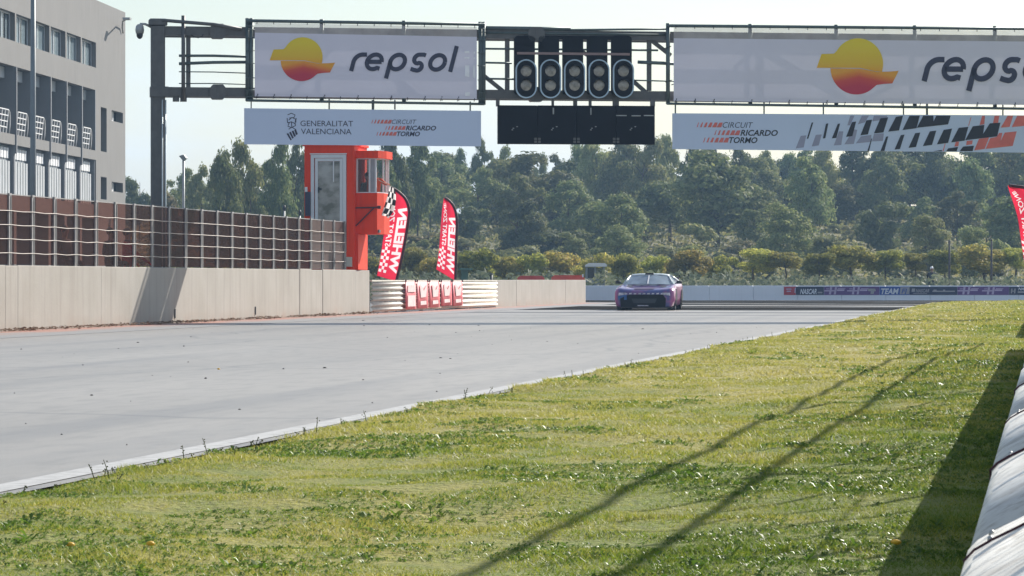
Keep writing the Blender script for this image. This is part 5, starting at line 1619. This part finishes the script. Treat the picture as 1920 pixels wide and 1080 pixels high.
for kind,nk,mk in (('pine',9,'pineleaf'),('round',6,'oliveleaf'),('shrub',6,'scrubleaf')):
    TPL[kind] = [(np_mesh('crown',crown(100*len(kind)+s,kind),4,mt[mk]), bark_of(s,kind).mesh('trunk',mt['bark'])) for s in range(nk)]
TPL['darkround'] = []
for s in range(4):
    me = TPL['round'][s][0].copy(); me.materials[0] = mt['pineleaf']; TPL['darkround'].append((me,TPL['round'][s][1]))

ZONES = [(150,'behind the far end of the grey building'),(283,'between building and gantry post'),(340,'just right of the gantry post'),(455,'by the floodlight pole'),(570,'left of the orange tower'),(668,'straight behind the orange tower'),(735,'over the larger feather flag'),(800,'between the two feather flags'),(858,'behind the smaller feather flag'),(930,'right of the smaller flag'),(1005,"under the first board module"),(1078,'under the second board module'),(1152,'under the third board module'),(1225,'above the race car'),(1300,'beside the board and panel gap'),(1370,'under the long panel wording'),(1450,'above the bare white barrier'),(1545,'above the red and navy banners'),(1649,'above the first purple banner'),(1705,'above the blue TEAM FJ banner'),(1780,'left of the two thin poles'),(1859,'between the two thin poles'),(5000,'beside the cut-off red flag')]
def zone(px):
    for x,s in ZONES:
        if px < x: return s
LAB = {}
def plant(kind, px, d, top, width, trunk=0.0, adj='', band='', noun='tree', group='', base=None):
    """top: height in m of the whole plant, width: crown width in m, trunk: clear stem in m"""
    z = hill_z(px,d) if d > 222 else -0.1
    tp = TPL[kind]; me,tr = tp[random.randrange(len(tp))]
    o = empty({'pine':'pine_tree','round':'small_tree','darkround':'evergreen_tree','shrub':'shrub'}[kind], W(px,d,z), random.random()*2*PI)
    lab = f'{adj} {noun} {band}, {zone(px)}'.replace('  ',' ')
    LAB.setdefault(lab,[]).append((px,o))
    tag(o, lab, 'shrub' if kind=='shrub' else 'tree', group)
    c = link(me,'crown',o); c.location = (0,0,trunk); c.scale = (width,width*(.85+.3*random.random()),top-trunk)
    if kind != 'shrub' or random.random() < .3:
        s = link(tr,'trunk',o); s.location = (0,0,trunk); ht = top-trunk
        s.scale = (max(1.6,width*.75),max(1.6,width*.75),ht)
        if trunk*2 < ht and trunk > 0: pass
    return o

rt = random.Random(11)
def top_to(px,d,py):
    return ZH(py,d)-hill_z(px,d)
# single trees that stand out against the sky
for px,py,d,wpx,kind,adj in ((262,318,330,62,'darkround','dark bushy'),(318,330,300,60,'shrub','pale'),(345,322,330,70,'pine','grey-green'),(378,318,300,60,'pine','grey-green'),(412,285,262,78,'pine','big round-headed'),(470,276,268,80,'pine','broad dark'),(508,274,272,70,'pine','tall dark'),(553,275,285,66,'pine','tall dark'),
      (600,285,300,60,'pine','dark'),(650,290,310,70,'pine','dark'),(705,290,300,70,'pine','grey-green'),(745,262,300,72,'pine','tall feathery'),(783,270,305,66,'pine','tall feathery'),(722,300,280,60,'pine','dense'),(830,300,350,80,'darkround','reddish-dark round'),(866,284,370,44,'pine','slim airy'),(908,268,372,46,'pine','slim airy'),(938,284,370,52,'pine','round-topped'),(965,300,365,54,'pine','round-topped'),
      (1012,297,385,40,'pine','airy'),(1042,303,380,60,'pine','low dark'),(1080,276,352,66,'pine','broad'),(1118,268,350,76,'pine','broad tall'),(1172,262,346,104,'pine','massive dome-topped'),(1206,270,340,84,'pine','massive dome-topped'),(1240,254,362,58,'pine','feathery dark'),(1297,282,330,70,'pine','tall'),(1335,284,345,72,'pine','tall'),(1385,280,350,80,'pine','tall'),
      (1430,288,372,60,'pine','ragged'),(1470,292,380,58,'pine','ragged'),(1510,286,374,70,'pine','ragged'),(1552,280,360,72,'pine','broad'),(1600,270,350,90,'pine','broad dark'),(1655,262,350,90,'pine','tall dark'),(1705,258,356,92,'pine','tall dark'),(1765,262,350,86,'pine','tall'),(1820,255,356,90,'pine','tall dark'),(1885,262,350,92,'pine','tall'),(1945,258,356,96,'pine','tall'),(2010,260,350,90,'pine','tall')):
    h_ = top_to(px,d,py); w_ = wpx*d/F*1.12
    plant(kind,px,d,h_,w_,min(1.3,h_*.15) if kind!='shrub' else 0,adj,'on the skyline','pine' if kind=='pine' else ('tree' if kind!='shrub' else 'bush'),'skyline trees on the hill')
# the wooded slope, row by row
rows = [(372,'below the crest',7.0),(350,'high on the slope',6.8),(328,'on the upper slope',6.4),(306,'midway up the slope',6.0),(286,'on the lower slope',5.2),(267,'low on the slope',4.2),(250,'at the slope foot',3.2)]
for ri,(d0,band,h0) in enumerate(rows):
    px = 225 if ri < 5 else 230
    while px < 2010:
        step = 5.3*F/d0*(.62+.45*rt.random())
        px += step
        d = d0+rt.uniform(-9,9)
        left = px < 590
        thin = left and ri >= 1
        if thin and rt.random() < .86: continue
        if 590 <= px < 760 and ri >= 3 and rt.random() < .55: continue
        if not left and rt.random() < .06: continue
        k = rt.random()
        h_ = h0*(.62+.75*rt.random()); w_ = (3.7+2.6*rt.random())*(h_/5.0)**.6
        if px < 700: h_ = min(h_, max(2.0, top_to(px,d,300+60*rt.random())))
        else: h_ = min(h_, max(2.4, top_to(px,d,300)))
        if k < .62: kind,adj,noun = 'pine',('grey-green' if k<.25 else 'dark green' if k<.5 else 'rounded'),'pine'
        elif k < .76: kind,adj,noun,h_ = 'darkround','dense round-crowned','evergreen',h_*.8
        else: kind,adj,noun,h_,w_ = 'shrub','olive-green','bush',h_*.5,w_*.85
        if h_ > h0*1.02: adj = 'tall '+adj
        elif h_ < h0*.72: adj = 'low '+adj
        plant(kind,px,d,h_,w_,h_*.10 if kind!='shrub' else 0,adj,band,noun,'trees on the wooded slope' if kind!='shrub' else 'bushes among the trees on the slope')
# scrub on the open left slope and between trees
for i in range(150):
    left = i < 72
    px = rt.uniform(236,760) if left else rt.uniform(740,1980)
    d = rt.uniform(236,345) if left else rt.uniform(238,330)
    h_ = rt.uniform(.8,2.0); w_ = h_*rt.uniform(1.3,2.1)
    adj = 'low' if h_<1.2 else 'rounded' if h_<1.6 else 'tall'
    band = 'at the hill foot' if d<262 else 'low on the hill' if d<290 else 'midway up the hill' if d<318 else 'high up the hill'
    plant('shrub',px,d,h_,w_,0,adj,band,'scrub bush','scrub bushes on the slope')
# the row of small trees behind the barrier
ROW = [(700,470,62),(772,466,72),(818,482,60),(888,462,84),(948,482,62),(1000,472,66),(1056,458,78),(1112,474,60),(1170,478,62),(1232,482,66),(1292,470,78),(1352,478,62),(1412,472,70),(1474,476,60),(1536,480,56),(1597,463,84),(1660,473,60),(1717,479,56),(1772,474,60),(1845,456,90),(1905,468,66),(1962,462,80)]
for i,(px,py,wpx) in enumerate(ROW):
    d = 213+rt.uniform(-4,4)
    h_ = ZH(py,d)+.35; w_ = wpx*d/F*1.28
    tr_ = (1.4 if px > 1400 else .65)+rt.uniform(-.15,.15)
    wide = 'broad' if wpx>75 else 'slim' if wpx<60 else 'middling'
    plant('round',px,d,h_,w_,tr_,wide+(' lollipop-shaped' if px>1400 else ' bushy'),'behind the barrier','yellow-green tree','small trees in a row behind the barrier')

for lab,lst in LAB.items():
    if len(lst) in (2,3):
        lst.sort(key=lambda q: q[0])
        for (px,o),w_ in zip(lst, ('left one','right one') if len(lst) == 2 else ('left one','middle one','right one')): o['label'] = lab+', '+w_
# rough growth between the barrier and the trees
r = np.random.default_rng(5)
n = 26000; pxs = r.uniform(640,2060,n); ds = r.uniform(191,226,n)
hf = .55+.75*np.abs(np.sin(pxs*.013+1.1*np.sin(ds*.4)))*(.6+.6*np.sin(pxs*.041+ds*.09)**2)*np.where(pxs>1380,.72,1.0)
zz_ = r.random(n)**.8*hf*1.15
k_ = (pxs-960)/F
c_ = np.stack([DV.x*ds+RV.x*k_*ds, DV.y*ds+RV.y*k_*ds, zz_-.05],axis=1)
nr = np.stack([r.normal(0,1,n),r.normal(0,1,n),.4+r.random(n)],axis=1)
mt['growth'] = leaf_mat('grey_green_growth',(.11,.135,.08),(.17,.19,.115),(.27,.27,.17),.35)
me = np_mesh('undergrowth',quads(c_,nr,np.full(n,.17),r),4,mt['growth'])
tag(link(me,'undergrowth'),'grey-green tall weeds growing behind the far barrier','undergrowth',kind='stuff')
# low ground cover on the hill
n = 60000; pxs = r.uniform(200,2060,n); ds = r.uniform(228,400,n)
zz_ = np.array([hill_z(a,b_) for a,b_ in zip(pxs,ds)])+r.random(n)**2*.9
k_ = (pxs-960)/F
c_ = np.stack([DV.x*ds+RV.x*k_*ds, DV.y*ds+RV.y*k_*ds, zz_],axis=1)
nr = np.stack([r.normal(0,1,n),r.normal(0,1,n),.5+r.random(n)],axis=1)
me = np_mesh('ground_cover',quads(c_,nr,np.full(n,.20),r),4,mt['scrubleaf'])
tag(link(me,'ground_cover'),'low scrub and dry grass covering the hillside between the trees','ground cover',kind='stuff')
# ------------------------------------------------------------------ grass verge
def vnoise(x, y, f, seed):
    """cheap smooth 2-D noise from a few rotated sines, about -1..1"""
    r = np.random.default_rng(seed); s = 0
    for k in range(7):
        a = r.random()*2*PI; ff = f*(.6+1.3*r.random())
        s = s + np.sin((x*math.cos(a)+y*math.sin(a))*ff + r.random()*6.28 + 1.3*np.sin((x*math.sin(a)-y*math.cos(a))*ff*.7+k))
    return s/3.5

def grass_color(t):
    p = t.pos
    n1 = t.noise(.55,5,p,stretch=(1,.45,1)); n2 = t.noise(3.2,5,p,stretch=(1,.7,1))
    m_ = t.math('ADD', t.math('MULTIPLY',n1,.6), t.math('MULTIPLY',n2,.45))
    sep = t.node('ShaderNodeSeparateXYZ'); t.l.new(p,sep.inputs[0])
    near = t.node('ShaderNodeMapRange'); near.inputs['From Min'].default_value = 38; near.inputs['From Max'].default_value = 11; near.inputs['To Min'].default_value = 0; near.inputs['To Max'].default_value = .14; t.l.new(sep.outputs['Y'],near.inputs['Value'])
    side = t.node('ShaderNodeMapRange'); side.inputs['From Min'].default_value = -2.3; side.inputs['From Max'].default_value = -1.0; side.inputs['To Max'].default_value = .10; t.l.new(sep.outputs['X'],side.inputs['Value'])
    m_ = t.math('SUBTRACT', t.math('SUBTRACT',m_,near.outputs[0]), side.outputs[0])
    return m_
t = NT('verge_soil'); m_ = grass_color(t)
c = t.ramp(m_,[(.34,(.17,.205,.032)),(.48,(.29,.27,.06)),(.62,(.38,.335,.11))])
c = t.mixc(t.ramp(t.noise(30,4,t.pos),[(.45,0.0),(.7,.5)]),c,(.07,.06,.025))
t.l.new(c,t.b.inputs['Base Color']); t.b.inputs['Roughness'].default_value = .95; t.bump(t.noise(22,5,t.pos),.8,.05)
mt['soil'] = t.m
def blade_mat(name, ramp, gl, tr):
    t = NT(name); m_ = grass_color(t); gi = t.node('ShaderNodeNewGeometry')
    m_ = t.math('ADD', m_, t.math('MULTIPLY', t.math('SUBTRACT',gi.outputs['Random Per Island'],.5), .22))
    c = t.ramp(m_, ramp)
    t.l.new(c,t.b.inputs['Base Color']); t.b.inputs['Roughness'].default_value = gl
    tr_ = t.node('ShaderNodeBsdfTranslucent'); t.l.new(c,tr_.inputs['Color'])
    mx = t.node('ShaderNodeMixShader'); mx.inputs[0].default_value = tr
    t.l.new(t.b.outputs[0],mx.inputs[1]); t.l.new(tr_.outputs[0],mx.inputs[2]); t.l.new(mx.outputs[0],t.out.inputs['Surface'])
    return t.m
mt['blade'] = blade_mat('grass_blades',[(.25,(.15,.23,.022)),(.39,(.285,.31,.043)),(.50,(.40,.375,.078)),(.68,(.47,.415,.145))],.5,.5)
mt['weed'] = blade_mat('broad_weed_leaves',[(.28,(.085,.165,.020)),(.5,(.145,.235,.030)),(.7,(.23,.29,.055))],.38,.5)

def ground_h(x, y):
    return .030*vnoise(x,y,1.1,3)+.02*vnoise(x,y,3.5,4)+.03-.025*np.exp(-((x-TE)/.25)**2)
xs = np.linspace(TE,7.0,60); ysg = np.concatenate([np.arange(0,60,.35),np.arange(60,191,1.2)])
X_,Y_ = np.meshgrid(xs,ysg)
Z_ = ground_h(X_,Y_)
g = MB(); nx = len(xs)
endx = lambda x: 167+ (x+5.1)*3.9 if x < -2.5 else (177+(x+2.5)*1.35 if x < 2 else 183+(x-2)*.25)
for j_ in range(len(ysg)):
    for i in range(nx):
        x = X_[j_,i]; y = min(Y_[j_,i], endx(x)-.02)
        g.v.append((x,y,Z_[j_,i]))
for j_ in range(len(ysg)-1):
    for i in range(nx-1):
        a = j_*nx+i; g.f.append([a,a+1,a+nx+1,a+nx]); g.m.append(0); g.sm.append(True)
tag(g.build('verge',mt['soil']),kind='structure')

r = np.random.default_rng(21)
def scatter(y0,y1,dens,xmax=1.2):
    area = (y1-y0)*(xmax-TE); n = int(area*dens)
    y = r.uniform(y0,y1,n); x = r.uniform(TE-.03,xmax,n)
    keep = (x > -.32*y-.6) & (y < np.array([endx(q) for q in x])-.1)
    return x[keep],y[keep]
def blades(x,y,h,w,lean):
    n = len(x); z = ground_h(x,y)-.006
    a = r.random(n)*2*PI; ca,sa = np.cos(a),np.sin(a)
    la = r.random(n)*2*PI; l = lean*r.random(n)*h
    P_ = np.empty((n,3,3))
    P_[:,0] = np.stack([x-ca*w,y-sa*w,z],1); P_[:,1] = np.stack([x+ca*w,y+sa*w,z],1)
    P_[:,2] = np.stack([x+np.cos(la)*l,y+np.sin(la)*l,z+h],1)
    return P_.reshape(-1,3)
V_ = []
for y0,y1,dens,h0,w0 in ((8,20,3800,.0145,.0030),(20,36,1800,.018,.0046),(36,70,640,.021,.009),(70,125,190,.028,.02),(125,189,90,.03,.035)):
    x,y = scatter(y0,y1,dens)
    pn = vnoise(x,y,2.6,9); tall = np.clip((pn-.1)*1.6,0,1.4) + .5*np.clip((x+2.2),0,1)
    edge = np.exp(-((x-TE)/.25)**2)
    h = h0*(.45+.8*r.random(len(x)))*(1+.8*tall+.5*edge)
    V_.append(blades(x,y,h,w0*(.6+.8*r.random(len(x))),2.0))
me = np_mesh('grass',np.concatenate(V_),3,mt['blade'])
tag(link(me,'grass'),'short sunlit green and straw-coloured grass of the verge','grass',kind='stuff')

# broad-leaved weeds in clumps: fans of folded leaves
Q_ = []
def weeds(y0,y1,n,size,thr=.5):
    x = r.uniform(TE-.02,.9,n*5); y = r.uniform(y0,y1,n*5)
    f = vnoise(x,y,1.5,17)+.45*vnoise(x,y,5.0,18)+.5*np.clip((26-y)/16,-.3,1)+.35*np.clip((x+2.3),0,1)+.4*np.exp(-((x-TE)/.3)**2)
    keep = (f > thr) & (x > -.32*y-.6); x,y = x[keep][:n],y[keep][:n]
    m_ = len(x); L = 9
    for k in range(L):
        a = r.random(m_)*2*PI; ln = size*(.5+.9*r.random(m_)); wd = ln*(.16+.16*r.random(m_)); up = .15+.75*r.random(m_)
        ox = x+r.normal(0,size*.5,m_); oy = y+r.normal(0,size*.5,m_); oz = ground_h(ox,oy)+size*.25*r.random(m_)
        ca,sa = np.cos(a),np.sin(a); tx_,ty_ = ox+ca*ln,oy+sa*ln; tz_ = oz+ln*up
        mx_,my_ = ox+ca*ln*.55,oy+sa*ln*.55; mz_ = oz+ln*up*.75
        P_ = np.empty((m_,4,3))
        P_[:,0] = np.stack([ox,oy,oz],1); P_[:,1] = np.stack([mx_-sa*wd,my_+ca*wd,mz_+wd*.3],1)
        P_[:,2] = np.stack([tx_,ty_,tz_],1); P_[:,3] = np.stack([mx_+sa*wd,my_-ca*wd,mz_+wd*.3],1)
        Q_.append(P_.reshape(-1,3))
weeds(8,20,13000,.013,.30); weeds(20,36,8500,.018,.38); weeds(9,30,420,.030,.75); weeds(30,60,260,.042,.7); weeds(36,75,2600,.028); weeds(75,150,500,.04)
me = np_mesh('weeds',np.concatenate(Q_),4,mt['weed'])
tag(link(me,'weeds'),'darker broad-leaved weeds growing in clumps through the verge','weeds',kind='stuff')
# seed stalks along the kerb and a few yellow flowers
b = MB()
for i in range(90):
    yv = 14+rng.random()**1.4*60; xv = TE+.02+abs(rng.normal())*.10
    h_ = .03+.09*rng.random()**2; lx,ly = rng.normal(0,.02,2)
    b.tube([(xv,yv,0),(xv+lx*.5,yv+ly*.5,h_*.6),(xv+lx,yv+ly,h_)],[.003,.0025,.002],4)
    for q in range(4):
        zq = h_*(.5+.14*q); b.ell((xv+lx*.8+rng.normal(0,.008),yv+ly*.8,zq),(.005,.005,.004),5,3)
tag(b.build('seed_stalks',M('dry_stalk',(.10,.11,.04),.8)),'thin seed stalks standing along the track edge','stalks',kind='stuff')
b = MB()
for px,py in ((1678,1040),(1682,1041),(282,1044),(132,1046),(1575,930),(410,700)):
    d_ = F*H/(py-525); w_ = W(px,d_,.05); b.ell(tuple(w_),(.018,.018,.010),8,4)
tag(b.build('yellow_flowers',M('yellow_petals',(.75,.42,.02),.6)),'a few small yellow flowers low in the grass','flowers',kind='stuff')

# ------------------------------------------------------------------ haze
HZ = 0.00034
hm = bpy.data.materials.new('haze'); hm.use_nodes = True
n_ = hm.node_tree.nodes; n_.clear()
o_ = n_.new('ShaderNodeOutputMaterial'); v_ = n_.new('ShaderNodeVolumePrincipled')
v_.inputs['Color'].default_value = (.44,.69,1.0,1); v_.inputs['Density'].default_value = HZ; v_.inputs['Anisotropy'].default_value = .2
hm.node_tree.links.new(v_.outputs[0],o_.inputs['Volume'])
b = MB(); b.box(-1600,1600,-400,1600,-1.5,46); hz_ = b.build('haze',hm); tag(hz_,'thin pale haze over the whole place','haze',kind='stuff')
